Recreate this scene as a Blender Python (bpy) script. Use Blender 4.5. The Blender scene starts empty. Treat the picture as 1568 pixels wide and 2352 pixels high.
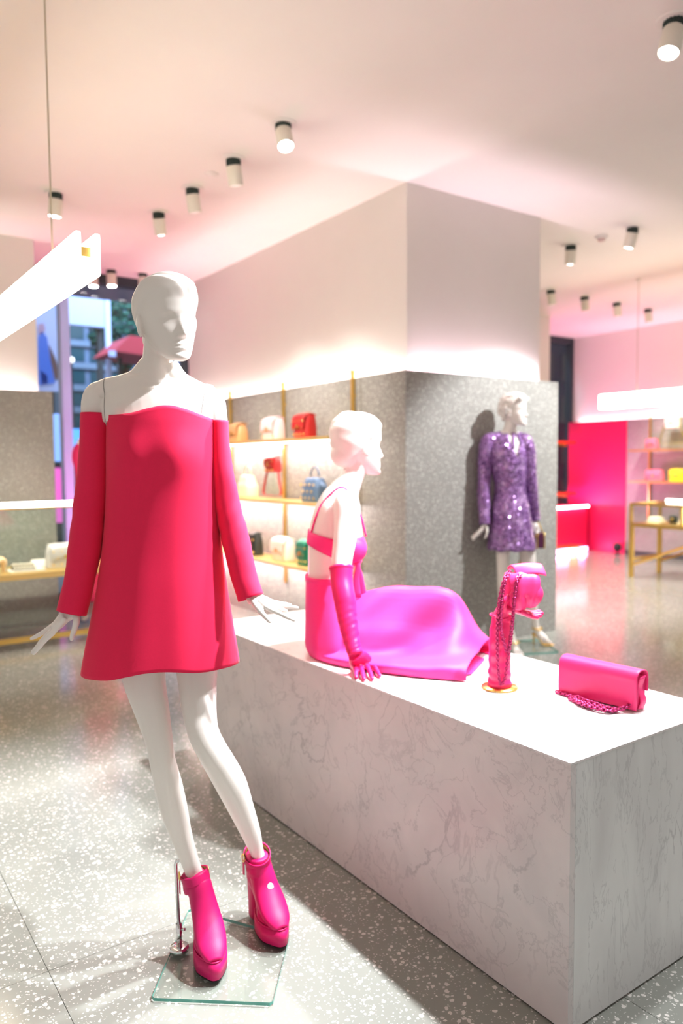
import bpy, bmesh, math, random
from mathutils import Vector, Matrix, Euler, noise as mnoise
from math import sin, cos, pi, radians as rad, sqrt, exp, atan2
random.seed(7)
scene = bpy.context.scene
C = scene.collection

# ------------------------------------------------------------------ camera
YAW, PITCH, ROLL, FPX, CAMH = rad(35.167), rad(-3.664), rad(-0.430), 1749.3, 1.40
IW, IH = 1568, 2352
_f = Vector((sin(YAW)*cos(PITCH), cos(YAW)*cos(PITCH), sin(PITCH)))
_r0 = Vector((cos(YAW), -sin(YAW), 0)); _u0 = _r0.cross(_f)
_r = _r0*cos(ROLL) + _u0*sin(ROLL); _u = -_r0*sin(ROLL) + _u0*cos(ROLL)
CAM = Vector((0, 0, CAMH))
cam_d = bpy.data.cameras.new('camera'); cam = bpy.data.objects.new('camera', cam_d); C.objects.link(cam)
m3 = Matrix((_r, _u, -_f)).transposed()
cam.matrix_world = Matrix.Translation(CAM) @ m3.to_4x4()
cam_d.sensor_fit = 'HORIZONTAL'; cam_d.sensor_width = 24.0; cam_d.lens = 24.0*FPX/IW
cam_d.clip_start = .05; cam_d.clip_end = 200
cam_d.dof.use_dof = True; cam_d.dof.focus_distance = 1.80; cam_d.dof.aperture_fstop = 2.2
scene.camera = cam

# ------------------------------------------------------------------ world, exposure
w = bpy.data.worlds.new('world'); scene.world = w; w.use_nodes = True
w.node_tree.nodes['Background'].inputs[0].default_value = (1.0, .945, .90, 1)
w.node_tree.nodes['Background'].inputs[1].default_value = .50
vs = scene.view_settings
vs.view_transform = 'Standard'; vs.look = 'None'; vs.gamma = 1; vs.use_curve_mapping = False; vs.exposure = 0.48
scene.cycles.use_denoising = True; scene.cycles.adaptive_threshold = .025
scene.cycles.sample_clamp_indirect = 6.0
scene.cycles.max_bounces = 7; scene.cycles.diffuse_bounces = 4; scene.cycles.glossy_bounces = 3; scene.cycles.transmission_bounces = 4; scene.cycles.transparent_max_bounces = 10
CE = 3.36                                    # ceiling height

def light(name, kind, loc, target=None, energy=10, color=(1,1,1), parent=None, **kw):
    d = bpy.data.lights.new(name, kind); d.energy = energy; d.color = color
    for k, v in kw.items(): setattr(d, k, v)
    o = bpy.data.objects.new(name, d); C.objects.link(o); o.location = loc
    if target is not None:
        o.rotation_euler = (Vector(target) - Vector(loc)).to_track_quat('-Z', 'Y').to_euler()
    return o

# ------------------------------------------------------------------ measuring helpers (photo pixel -> real point)
def ray(px, py): return _f*FPX + _r*(px-IW/2) + _u*(IH/2-py)
def onz(px, py, z=0.0):
    v = ray(px, py); return CAM + v*((z-CAMH)/v.z)
def ony(px, py, Y):
    v = ray(px, py); return CAM + v*(Y/v.y)
def onx(px, py, X):
    v = ray(px, py); return CAM + v*(X/v.x)
FWD = Vector((sin(YAW), cos(YAW), 0))
def atdepth(px, py, d):                       # at horizontal distance d along the viewing direction
    v = ray(px, py); return CAM + v*(d/v.dot(FWD))
class Frame:                                  # a figure's own frame: x to the right, y away, z up, origin at its base
    def __init__(s, origin):
        s.o = Vector(origin); s.d = s.o.dot(FWD); s.R = Matrix.Rotation(-YAW, 3, 'Z'); s.Ri = s.R.transposed()
    def P(s, px, py, dy=0.0): return s.Ri @ (atdepth(px, py, s.d+dy) - s.o)
    def px(s, dy=0.0): return (s.d+dy)/FPX    # metres per pixel there
    def L(s, v): return s.Ri @ (Vector(v)-s.o)

# ------------------------------------------------------------------ materials
def nodes(m): return m.node_tree.nodes, m.node_tree.links
MATS = {}
def mat(name, col, rough=.5, metal=0.0, spec=.5, emit=None, estr=0.0, sheen=0, coat=0, trans=0, ior=1.45, var=0.0, vscale=30, bump=0.0, bscale=200, sss=0):
    if name in MATS: return MATS[name]
    m = bpy.data.materials.new(name); m.use_nodes = True
    N, L = nodes(m); b = N['Principled BSDF']
    b.inputs['Base Color'].default_value = (*col, 1); b.inputs['Roughness'].default_value = rough
    b.inputs['Metallic'].default_value = metal; b.inputs['Specular IOR Level'].default_value = spec
    b.inputs['IOR'].default_value = ior; b.inputs['Transmission Weight'].default_value = trans
    if sheen: b.inputs['Sheen Weight'].default_value = sheen; b.inputs['Sheen Roughness'].default_value = .4
    if coat: b.inputs['Coat Weight'].default_value = coat; b.inputs['Coat Roughness'].default_value = .15
    if emit: b.inputs['Emission Color'].default_value = (*emit, 1); b.inputs['Emission Strength'].default_value = estr
    if var or bump:
        tc = N.new('ShaderNodeTexCoord')
    if var:
        n = N.new('ShaderNodeTexNoise'); n.inputs['Scale'].default_value = vscale; n.inputs['Detail'].default_value = 6
        mx = N.new('ShaderNodeMix'); mx.data_type = 'RGBA'
        mx.inputs['A'].default_value = (*[max(0, c*(1-var)) for c in col], 1); mx.inputs['B'].default_value = (*[min(1, c*(1+var)) for c in col], 1)
        L.new(tc.outputs['Object'], n.inputs['Vector']); L.new(n.outputs['Fac'], mx.inputs['Factor']); L.new(mx.outputs['Result'], b.inputs['Base Color'])
    if bump:
        n = N.new('ShaderNodeTexNoise'); n.inputs['Scale'].default_value = bscale; n.inputs['Detail'].default_value = 3
        bp = N.new('ShaderNodeBump'); bp.inputs['Strength'].default_value = bump; bp.inputs['Distance'].default_value = .002
        L.new(tc.outputs['Object'], n.inputs['Vector']); L.new(n.outputs['Fac'], bp.inputs['Height']); L.new(bp.outputs['Normal'], b.inputs['Normal'])
    MATS[name] = m; return m

def terrazzo(name, base, chip, chip2, scale, cover, rough, bump=0.0, fine=None, coat=0.0):
    """Cement with marble chips: two sizes of Voronoi cells, a random share of them pale."""
    m = bpy.data.materials.new(name); m.use_nodes = True; N, L = nodes(m); b = N['Principled BSDF']
    geo = N.new('ShaderNodeNewGeometry'); col = None
    nz = N.new('ShaderNodeTexNoise'); nz.inputs['Scale'].default_value = 2.2; nz.inputs['Detail'].default_value = 5
    L.new(geo.outputs['Position'], nz.inputs['Vector'])
    bm_ = N.new('ShaderNodeMix'); bm_.data_type = 'RGBA'
    bm_.inputs['A'].default_value = (*[c*.9 for c in base], 1); bm_.inputs['B'].default_value = (*[c*1.1 for c in base], 1)
    L.new(nz.outputs['Fac'], bm_.inputs['Factor']); col = bm_.outputs['Result']
    dist = N.new('ShaderNodeTexNoise'); dist.inputs['Scale'].default_value = scale*1.3; dist.inputs['Detail'].default_value = 1
    L.new(geo.outputs['Position'], dist.inputs['Vector'])
    add = N.new('ShaderNodeMix'); add.data_type = 'VECTOR'; add.inputs['Factor'].default_value = .012*60/scale
    L.new(geo.outputs['Position'], add.inputs['A']); L.new(dist.outputs['Color'], add.inputs['B'])
    for k, (sc, cv, thr) in enumerate(((scale, cover, .34), (scale*2.1, cover*.9, .30))):
        v = N.new('ShaderNodeTexVoronoi'); v.inputs['Scale'].default_value = sc; v.inputs['Randomness'].default_value = 1
        L.new(add.outputs['Result'], v.inputs['Vector'])
        sep = N.new('ShaderNodeSeparateColor'); L.new(v.outputs['Color'], sep.inputs['Color'])
        a = N.new('ShaderNodeMath'); a.operation = 'LESS_THAN'; a.inputs[1].default_value = cv; L.new(sep.outputs['Red'], a.inputs[0])
        sz = N.new('ShaderNodeMapRange'); sz.inputs['To Min'].default_value = thr*.55; sz.inputs['To Max'].default_value = thr*1.25
        L.new(sep.outputs['Green'], sz.inputs['Value'])
        d = N.new('ShaderNodeMath'); d.operation = 'LESS_THAN'; L.new(v.outputs['Distance'], d.inputs[0]); L.new(sz.outputs['Result'], d.inputs[1])
        mm = N.new('ShaderNodeMath'); mm.operation = 'MULTIPLY'; L.new(a.outputs[0], mm.inputs[0]); L.new(d.outputs[0], mm.inputs[1])
        cc = N.new('ShaderNodeMix'); cc.data_type = 'RGBA'; cc.inputs['A'].default_value = (*chip, 1); cc.inputs['B'].default_value = (*chip2, 1)
        L.new(sep.outputs['Blue'], cc.inputs['Factor'])
        mx = N.new('ShaderNodeMix'); mx.data_type = 'RGBA'
        L.new(mm.outputs[0], mx.inputs['Factor']); L.new(col, mx.inputs['A']); L.new(cc.outputs['Result'], mx.inputs['B']); col = mx.outputs['Result']
    L.new(col, b.inputs['Base Color']); b.inputs['Roughness'].default_value = rough
    if coat: b.inputs['Coat Weight'].default_value = coat; b.inputs['Coat Roughness'].default_value = .12
    MATS[name] = m; return m

def marble(name, seed, stretch, warm):
    m = bpy.data.materials.new(name); m.use_nodes = True; N, L = nodes(m); b = N['Principled BSDF']
    geo = N.new('ShaderNodeNewGeometry'); mp = N.new('ShaderNodeMapping')
    mp.inputs['Location'].default_value = (seed, seed*.7, 0); mp.inputs['Scale'].default_value = stretch
    mp.inputs['Rotation'].default_value = (.35, .2, .5)
    L.new(geo.outputs['Position'], mp.inputs['Vector'])
    def vein(scale, dis, lo, hi, sharp):
        n = N.new('ShaderNodeTexNoise'); n.inputs['Scale'].default_value = scale; n.inputs['Detail'].default_value = 6; n.inputs['Roughness'].default_value = .58; n.inputs['Distortion'].default_value = dis
        L.new(mp.outputs['Vector'], n.inputs['Vector'])
        s = N.new('ShaderNodeMath'); s.operation = 'SUBTRACT'; s.inputs[1].default_value = .5; L.new(n.outputs['Fac'], s.inputs[0])
        a = N.new('ShaderNodeMath'); a.operation = 'ABSOLUTE'; L.new(s.outputs[0], a.inputs[0])
        r = N.new('ShaderNodeMapRange'); r.inputs['From Max'].default_value = sharp; r.inputs['To Min'].default_value = hi; r.inputs['To Max'].default_value = lo; r.interpolation_type = 'SMOOTHSTEP'
        L.new(a.outputs[0], r.inputs['Value']); return r.outputs['Result']
    v1 = vein(2.6, .45, 0, .45, .014); v2 = vein(7.0, .5, 0, .26, .016)
    cl = N.new('ShaderNodeTexNoise'); cl.inputs['Scale'].default_value = 4.5; cl.inputs['Detail'].default_value = 5; cl.inputs['Distortion'].default_value = .6
    L.new(mp.outputs['Vector'], cl.inputs['Vector'])
    br = N.new('ShaderNodeMapRange'); br.inputs['From Min'].default_value = .35; br.inputs['From Max'].default_value = .7; br.inputs['To Max'].default_value = .42
    L.new(cl.outputs['Fac'], br.inputs['Value'])
    # veins fade in and out
    fd = N.new('ShaderNodeTexNoise'); fd.inputs['Scale'].default_value = 2.1; L.new(mp.outputs['Vector'], fd.inputs['Vector'])
    fr = N.new('ShaderNodeMapRange'); fr.inputs['From Min'].default_value = .38; fr.inputs['From Max'].default_value = .62; L.new(fd.outputs['Fac'], fr.inputs['Value'])
    mu = N.new('ShaderNodeMath'); mu.operation = 'MULTIPLY'; L.new(v1, mu.inputs[0]); L.new(fr.outputs['Result'], mu.inputs[1])
    mxv = N.new('ShaderNodeMath'); mxv.operation = 'MAXIMUM'; L.new(mu.outputs[0], mxv.inputs[0]); L.new(v2, mxv.inputs[1])
    c1 = N.new('ShaderNodeMix'); c1.data_type = 'RGBA'; c1.inputs['A'].default_value = (*warm, 1); c1.inputs['B'].default_value = (.42, .41, .42, 1)
    L.new(br.outputs['Result'], c1.inputs['Factor'])
    c2 = N.new('ShaderNodeMix'); c2.data_type = 'RGBA'; c2.inputs['B'].default_value = (.20, .20, .22, 1)
    L.new(mxv.outputs[0], c2.inputs['Factor']); L.new(c1.outputs['Result'], c2.inputs['A'])
    L.new(c2.outputs['Result'], b.inputs['Base Color']); b.inputs['Roughness'].default_value = .32
    MATS[name] = m; return m

WHITE_WALL = mat('white wall paint', (.74, .70, .65), .85, var=.03, vscale=3, bump=.05, bscale=300)
CEIL = mat('ceiling paint', (.78, .74, .70), .9, var=.03, vscale=2)
STONE = terrazzo('grey terrazzo cladding', (.27, .265, .24), (.58, .56, .52), (.44, .44, .42), 62, .62, .5)
FLOOR = terrazzo('terrazzo floor', (.225, .235, .21), (.62, .60, .565), (.44, .43, .40), 62, .50, .15, coat=0)
MARBLE_TOP = marble('white marble top', 3.1, (1, 1, 1), (.74, .71, .70))  # one stone for all faces; how light falls on each is in the colours
MARBLE_FRONT = marble('white marble front', 7.7, (1, 1, 1), (.64, .595, .59))
MARBLE_END = marble('white marble end', 12.4, (1.9, 1.9, .55), (.66, .67, .665))
GOLD = mat('brushed brass', (.86, .58, .17), .28, 1.0)
GOLDPALE = mat('brass sheet', (.90, .66, .25), .38, .75)
CHROME = mat('chrome', (.72, .72, .72), .08, 1.0)
BLACK = mat('black', (.012, .012, .014), .5)
DARKGREEN = mat('dark heat sink', (.02, .035, .03), .5)
LAMPBODY = mat('lamp housing', (.72, .68, .58), .5)
LENS = mat('lamp lens', (1, 1, 1), .3, emit=(1, .96, .93), estr=22)
LENS_DIM = mat('lamp lens dim', (.75, .72, .66), .4, emit=(1, .95, .9), estr=.25)
LENS.cycles.emission_sampling = LENS_DIM.cycles.emission_sampling = 'NONE'      # the lamps themselves light the room
LED = mat('led diffuser', (1, 1, 1), .4, emit=(1, .93, .86), estr=9)
PINKFILL = mat('pink fill strip', (1, .5, .8), .4, emit=(1, .28, .72), estr=7)  # only for the glowing strip added on the podium
PANEL = mat('pendant light panel', (1, 1, 1), .4, emit=(1, .91, .76), estr=11)
MANNE = mat('mannequin gloss white', (.80, .75, .70), .34, spec=.4)
SEAM = mat('mannequin joint', (.25, .23, .21), .6)
def thin_glass(name, tint, refl=.06):
    m = bpy.data.materials.new(name); m.use_nodes = True; N, L = nodes(m); N.remove(N['Principled BSDF'])
    tr = N.new('ShaderNodeBsdfTransparent'); tr.inputs['Color'].default_value = (*tint, 1)
    gl = N.new('ShaderNodeBsdfGlossy'); gl.inputs['Roughness'].default_value = .02
    lw = N.new('ShaderNodeLayerWeight'); pw = N.new('ShaderNodeMath'); pw.operation = 'POWER'; pw.inputs[1].default_value = 4; L.new(lw.outputs['Facing'], pw.inputs[0])
    fr = N.new('ShaderNodeMath'); fr.operation = 'MULTIPLY_ADD'; fr.inputs[1].default_value = .4; fr.inputs[2].default_value = refl*.4; L.new(pw.outputs[0], fr.inputs[0])
    mx = N.new('ShaderNodeMixShader'); L.new(fr.outputs[0], mx.inputs[0]); L.new(tr.outputs[0], mx.inputs[1]); L.new(gl.outputs[0], mx.inputs[2])
    L.new(mx.outputs[0], N['Material Output'].inputs['Surface']); MATS[name] = m; return m
GLASS = thin_glass('clear glass', (.95, .985, .97))
GLASSPLATE = thin_glass('glass plate', (.975, .995, .985))
GLASSEDGE = mat('green glass edge', (.10, .36, .30), .1, spec=.6)
PINKWOOL = mat('pink wool crepe', (.80, .017, .080), .78, spec=.25, sheen=.12, bump=.15, bscale=900, var=.05, vscale=220)
PINKSATIN = mat('pink crepe satin', (.86, .035, .23), .55, spec=.35, bump=.06, bscale=700)
PINKLEATHER = mat('pink nappa leather', (.86, .035, .20), .42, spec=.45, bump=.12, bscale=420)
PINKBOOT = mat('pink boot leather', (.55, .006, .11), .46, spec=.35, bump=.10, bscale=500)
PINKCHAIN = mat('pink lacquered chain', (.40, .03, .13), .3, .7)

# ------------------------------------------------------------------ mesh helpers
def link(o, parent=None):
    C.objects.link(o)
    if parent is not None: o.parent = parent
    return o
def mesh_obj(name, bm, m, parent=None, smooth=False, kind=None):
    me = bpy.data.meshes.new(name); bm.to_mesh(me); bm.free()
    return data_obj(name, me, m, parent, smooth, kind)
def data_obj(name, me, m, parent=None, smooth=False, kind=None):
    if m is not None and not me.materials: me.materials.append(m)
    if smooth:
        for p in me.polygons: p.use_smooth = True
    o = bpy.data.objects.new(name, me); link(o, parent)
    if kind: o['kind'] = kind
    return o
def tag(o, label, cat, group=None):
    o['label'] = label; o['category'] = cat
    if group: o['group'] = group
    return o
def thing(name, label, cat, loc=(0,0,0), rotz=0.0, group=None):
    o = bpy.data.objects.new(name, None); o.empty_display_size = .1; C.objects.link(o)
    o.location = loc; o.rotation_euler = (0, 0, rotz); return tag(o, label, cat, group)
def struct(o): o['kind'] = 'structure'; return o
def copy_tree(o, parent=None):
    c = o.copy(); link(c, parent)
    for ch in list(o.children): copy_tree(ch, c)
    return c
def box(bm, x0, x1, y0, y1, z0, z1, bev=0.0):
    r = bmesh.ops.create_cube(bm, size=1); vs_ = r['verts']
    for v in vs_: v.co = Vector(((x0+x1)/2+v.co.x*(x1-x0), (y0+y1)/2+v.co.y*(y1-y0), (z0+z1)/2+v.co.z*(z1-z0)))
    if bev:
        es = list({e for v in vs_ for e in v.link_edges})
        bmesh.ops.bevel(bm, geom=es, offset=bev, segments=2, affect='EDGES', profile=.7)
    return vs_
def boxo(name, dims, m, parent=None, bev=0.0, kind=None):
    bm = bmesh.new(); box(bm, *dims, bev=bev); return mesh_obj(name, bm, m, parent, kind=kind)
def catmull(pts, n):
    pts = [Vector(p) for p in pts]; out = []
    P = [pts[0]*2-pts[1]] + pts + [pts[-1]*2-pts[-2]]
    for i in range(1, len(P)-2):
        a, b, c, d = P[i-1], P[i], P[i+1], P[i+2]
        for k in range(n):
            t = k/n
            out.append(.5*((2*b)+(c-a)*t+(2*a-5*b+4*c-d)*t*t+(3*b-a-3*c+d)*t*t*t))
    out.append(pts[-1]); return out
def interp(xs, ys, x):
    """smooth (Catmull) interpolation of scalars"""
    if x <= xs[0]: return ys[0]
    if x >= xs[-1]: return ys[-1]
    i = 0
    while x > xs[i+1]: i += 1
    t = (x-xs[i])/(xs[i+1]-xs[i]); b, c = ys[i], ys[i+1]
    a = ys[i-1] if i else 2*b-c; d = ys[i+2] if i+2 < len(ys) else 2*c-b
    return .5*((2*b)+(c-a)*t+(2*a-5*b+4*c-d)*t*t+(3*b-a-3*c+d)*t**3)
def grid(bm, rows, closed=True, cap=True):
    """rows: list of rings of points"""
    vr = [[bm.verts.new(p) for p in r] for r in rows]; n = len(rows[0])
    for a, b in zip(vr[:-1], vr[1:]):
        for i in range(n if closed else n-1):
            j = (i+1) % n
            try: bm.faces.new((a[i], a[j], b[j], b[i]))
            except ValueError: pass
    if cap and closed:
        bm.faces.new(list(reversed(vr[0]))); bm.faces.new(vr[-1])
    return vr
def loft(bm, cs, rx, ry, n=20, side=(1,0,0), sub=6, cap=True, power=2.0, mod=None):
    """smooth tube through centres cs; rx along `side`, ry across it"""
    m = len(cs); rr = [Vector((a, b, 0)) for a, b in zip(rx, ry)]
    pts = catmull(cs, sub); rs = catmull(rr, sub); rows = []
    for i, p in enumerate(pts):
        t = (pts[min(i+1, len(pts)-1)] - pts[max(i-1, 0)]).normalized()
        s = Vector(side); s = (s - t*s.dot(t)).normalized(); q = t.cross(s)
        ring = []
        for k in range(n):
            a = 2*pi*k/n; ca, sa = cos(a), sin(a)
            x = math.copysign(abs(ca)**(2/power), ca); y = math.copysign(abs(sa)**(2/power), sa)
            f = mod(i/(len(pts)-1), a) if mod else 1.0
            ring.append(p + s*(max(rs[i].x, 1e-4)*x*f) + q*(max(rs[i].y, 1e-4)*y*f))
        rows.append(ring)
    grid(bm, rows, True, cap); return rows
def tube(bm, pts, r, n=8, sub=0, cap=True):
    pts = catmull(pts, sub) if sub else [Vector(p) for p in pts]
    rr = r if isinstance(r, (list, tuple)) else None; rows = []; up = None
    for i, p in enumerate(pts):
        t = (pts[min(i+1, len(pts)-1)] - pts[max(i-1, 0)])
        t = t.normalized() if t.length > 1e-9 else Vector((0,0,1))
        if up is None: up = Vector((0,0,1)) if abs(t.z) < .9 else Vector((1,0,0))
        s = (up - t*up.dot(t))
        s = s.normalized() if s.length > 1e-6 else t.orthogonal().normalized()
        up = s; q = t.cross(s)
        rad_ = r if rr is None else (rr[min(len(rr)-1, int(round(i/(len(pts)-1)*(len(rr)-1))))])
        rows.append([p + (s*cos(2*pi*k/n) + q*sin(2*pi*k/n))*rad_ for k in range(n)])
    grid(bm, rows, True, cap)
def lathe(bm, prof, n=24, origin=(0,0,0)):
    o = Vector(origin)
    grid(bm, [[o+Vector((r*cos(2*pi*k/n), r*sin(2*pi*k/n), z)) for k in range(n)] for r, z in prof], True, True)
def ellipsoid(bm, c, r, seg=20, rot=None):
    M = Matrix.Translation(c) @ (rot.to_4x4() if rot else Matrix.Identity(4)) @ Matrix.Diagonal((*r, 1))
    bmesh.ops.create_uvsphere(bm, u_segments=seg, v_segments=max(8, seg*2//3), radius=1, matrix=M)
def extrude_poly(bm, pts, z0, z1):
    a = [bm.verts.new((x, y, z0)) for x, y in pts]; b = [bm.verts.new((x, y, z1)) for x, y in pts]; n = len(pts)
    bm.faces.new(list(reversed(a))); bm.faces.new(b)
    for i in range(n): bm.faces.new((a[i], a[(i+1) % n], b[(i+1) % n], b[i]))
    bmesh.ops.recalc_face_normals(bm, faces=bm.faces)
def rounded_rect(x0, x1, y0, y1, r, k=5):
    pts = []
    for cx, cy, a0 in ((x1-r, y1-r, 0), (x0+r, y1-r, 90), (x0+r, y0+r, 180), (x1-r, y0+r, 270)):
        for i in range(k+1):
            a = rad(a0+90*i/k); pts.append((cx+r*cos(a), cy+r*sin(a)))
    return pts
def remesh(bm, voxel, smooth=4, factor=.5, name='tmp'):
    """union of closed volumes -> one continuous skin"""
    bmesh.ops.recalc_face_normals(bm, faces=bm.faces)
    me = bpy.data.meshes.new(name); bm.to_mesh(me); bm.free()
    o = bpy.data.objects.new(name, me); C.objects.link(o)
    r = o.modifiers.new('r', 'REMESH'); r.mode = 'VOXEL'; r.voxel_size = voxel; r.use_smooth_shade = True
    if smooth:
        s = o.modifiers.new('s', 'SMOOTH'); s.iterations = smooth; s.factor = factor
    dg = bpy.context.evaluated_depsgraph_get()
    out = bpy.data.meshes.new_from_object(o.evaluated_get(dg))
    bpy.data.objects.remove(o); bpy.data.meshes.remove(me)
    return out
def solid(o, t, offset=-1):
    m = o.modifiers.new('solidify', 'SOLIDIFY'); m.thickness = t; m.offset = offset; return o
def place(o, F): o.location = F.o; o.rotation_euler = (0, 0, -YAW); return o
# ================================================================== THE ROOM
XW, YW, XL = 10.1, 7.95, 3.44               # right wall, window wall, bag wall
# floor: cement bed and terrazzo slabs with fine joints
floor = struct(boxo('floor', (-3.2, XW+.2, -2.8, YW+.2, -.06, -.004), mat('joint cement', (.17, .17, .15), .9)))
S = 1.2; bm = bmesh.new(); box(bm, 0, S-.0014, 0, S-.0014, -.02, 0, bev=.0004)
slab_me = bpy.data.meshes.new('slab'); bm.to_mesh(slab_me); bm.free(); slab_me.materials.append(FLOOR)
for i in range(-3, 8):
    for j in range(-4, 5):
        x, y = .496+S*i, 2.132+S*j
        o = bpy.data.objects.new('slab', slab_me); link(o, floor); o.location = (x, y, 0)
ceiling = struct(boxo('ceiling', (-3.2, XW+.2, -2.8, YW+.2, CE, CE+.12), CEIL))

# centre wall: white core, grey stone cladding standing proud with a light trough on top
ZS = 2.045
bm = bmesh.new(); box(bm, 3.53, 4.93, 4.19, YW, 0, CE); wc = struct(mesh_obj('wall_center', bm, WHITE_WALL))
bm = bmesh.new(); box(bm, 3.46, 5.055, 4.12, YW-.02, 0, 1.93); mesh_obj('cladding_backing', bm, mat('backing', (.3, .3, .29), .8), wc)
def clad(name, dims, parent): return boxo(name, dims, STONE, parent, bev=.0015)
clad('stone_panel', (XL, 5.06, 4.10, 4.118, 0, ZS), wc)                      # face towards the room, one sheet
yy = [4.10, 4.62, 5.72, 6.82, YW-.02]
for a, b in zip(yy[:-1], yy[1:]): clad('stone_panel', (XL, XL+.018, a+.0185 if a == 4.10 else a+.003, b-.003, 0, ZS), wc)
clad('stone_panel', (5.042, 5.06, 4.118, YW-.02, 0, ZS), wc)
# left wall pier
wl = struct(boxo('wall_left', (-3.0, 1.72, 7.06, YW, 0, CE), WHITE_WALL))
for a, b in ((-3.0, -.6), (-.594, .6), (.606, 1.81)): clad('stone_panel', (a, b, 6.95, 6.968, 0, ZS), wl)
clad('stone_panel', (1.792, 1.81, 6.968, YW-.02, 0, ZS), wl)
# right wall with stone and the hot pink niche
wr = struct(boxo('wall_right', (XW+.05, XW+.2, -2.8, YW, 0, CE), WHITE_WALL))
for a, b in ((1.2, 2.6), (2.606, 4.0), (4.006, 5.4), (5.406, 6.87)): clad('stone_panel', (XW-.04, XW-.02, a, b, 0, 2.02), wr)
HOT = mat('hot pink lacquer', (.80, .012, .10), .45)
boxo('pink_panel', (XW-.045, XW-.02, 6.876, YW-.02, 0, 2.02), HOT, wr)
boxo('foot_strip', (XW-.05, XW-.04, 3.4, 6.87, 0, .07), mat('dark plinth strip', (.06, .065, .06), .6), wr)  # dark strip along the foot of the stone
# window wall
wb = struct(boxo('wall_back', (4.9, 9.30, YW, YW+.15, 0, CE), WHITE_WALL))
p = onz(1263, 728, CE); struct(boxo('wall_pier', (p.x-.5, p.x, p.y, p.y+.35, 0, CE), WHITE_WALL))
FR = mat('window frame steel in blue light', (.40, .55, .90), .4, 0)  # blue outdoor light on the mullion is put into this colour
DK = mat('window frame dark', (.03, .04, .05), .5)
def window(name, x0, x1, mull):
    w_ = bpy.data.objects.new(name, None); C.objects.link(w_); struct(w_); w_.location = (0, 0, 0)
    boxo('head_frame', (x0, x1, YW-.03, YW+.08, CE-.10, CE-.002), DK, w_)
    boxo('sill', (x0, x1, YW-.03, YW+.08, 0, .10), DK, w_)
    for x in (x0+.03, x1-.03): boxo('jamb', (x-.03, x+.03, YW-.03, YW+.08, .10, CE-.10), DK, w_)
    for x in mull: boxo('mullion', (x-.045, x+.045, YW-.06, YW+.08, .10, CE-.10), FR, w_)
    xs = [x0+.06] + list(mull) + [x1-.06]
    for a, b in zip(xs[:-1], xs[1:]): boxo('pane', (a+.04, b-.04, YW+.02, YW+.03, .10, CE-.10), GLASS, w_)
    return w_
pm = ony(150, 900, YW)
window('window_1', 1.80, 3.53, [pm.x])
window('window_2', 9.30, XW+.05, [])

# ---- light troughs on the stone (LED profile behind the stone edge)
def trough(name, a, b, z, energy, color, wid=.05, up=None):
    a, b = Vector(a), Vector(b); L_ = (b-a).length; mid = (a+b)/2
    bm = bmesh.new(); d = (b-a).normalized(); s = d.cross(Vector((0, 0, 1)))*.006
    ring = [a-s, b-s, b+s, a+s]; ring2 = [q+Vector((0, 0, .008)) for q in ring]
    A = [bm.verts.new(q) for q in ring]; B = [bm.verts.new(q) for q in ring2]
    bm.faces.new(A[::-1]); bm.faces.new(B)
    for i in range(4): bm.faces.new((A[i], A[(i+1) % 4], B[(i+1) % 4], B[i]))
    bmesh.ops.recalc_face_normals(bm, faces=bm.faces)
    o = struct(mesh_obj(name, bm, mat('led strip '+name, (1, 1, 1), .4, emit=color, estr=4)))
    l = light('cove_light', 'AREA', mid+Vector((0, 0, .012)), mid+Vector((0, 0, 1)), energy, color, shape='RECTANGLE', size=L_, size_y=.02, spread=rad(150))
    ang = atan2(d.y, d.x); l.rotation_euler = Euler((pi, 0, ang), 'XYZ'); return o
COVE = (1.0, .86, .90)
trough('trim_1', (3.50, 4.155, 1.965), (4.93, 4.155, 1.965), 0, 9, (1, .74, .90))
trough('trim_2', (3.493, 4.2, 1.965), (3.493, 7.8, 1.965), 0, 14, (1, .86, .84))
trough('trim_3', (-1.0, 7.01, 1.965), (1.70, 7.01, 1.965), 0, 9, (1, .86, .86))
trough('trim_4', (XW+.015, 1.4, 1.96), (XW+.015, 7.8, 1.96), 0, 16, (1, .74, .84))

# ================================================================== CEILING LAMPS
def make_spot(name):
    """unit fixture at the origin hanging from z=0: mount plate, ribbed heat sink, housing, lens"""
    bm = bmesh.new(); lathe(bm, [(.078, 0), (.078, -.004), (.072, -.006)], 28); pl = bpy.data.meshes.new('mount_plate'); bm.to_mesh(pl); bm.free(); pl.materials.append(CEIL)
    bm = bmesh.new(); n = 32
    grid(bm, [[Vector(((.047 if k % 2 else .040)*cos(2*pi*k/n), (.047 if k % 2 else .040)*sin(2*pi*k/n), z)) for k in range(n)] for z in (-.006, -.05)], True, True)
    hs = bpy.data.meshes.new('heat_sink'); bm.to_mesh(hs); bm.free(); hs.materials.append(DARKGREEN)
    bm = bmesh.new(); lathe(bm, [(.046, 0), (.048, -.004), (.048, -.118), (.045, -.122), (.042, -.112)], 28); hb = bpy.data.meshes.new('housing'); bm.to_mesh(hb); bm.free(); hb.materials.append(LAMPBODY)
    bm = bmesh.new(); lathe(bm, [(.043, -.108), (.040, -.119), (.02, -.124), (.004, -.125)], 28); ln = bpy.data.meshes.new('lens'); bm.to_mesh(ln); bm.free()
    for me in (hb, ln):
        for q in me.polygons: q.use_smooth = True
    return pl, hs, hb, ln
PL, HS, HB, LN = make_spot('x'); LN.materials.append(LENS); LN2 = LN.copy(); LN2.materials[0] = LENS_DIM
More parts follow.
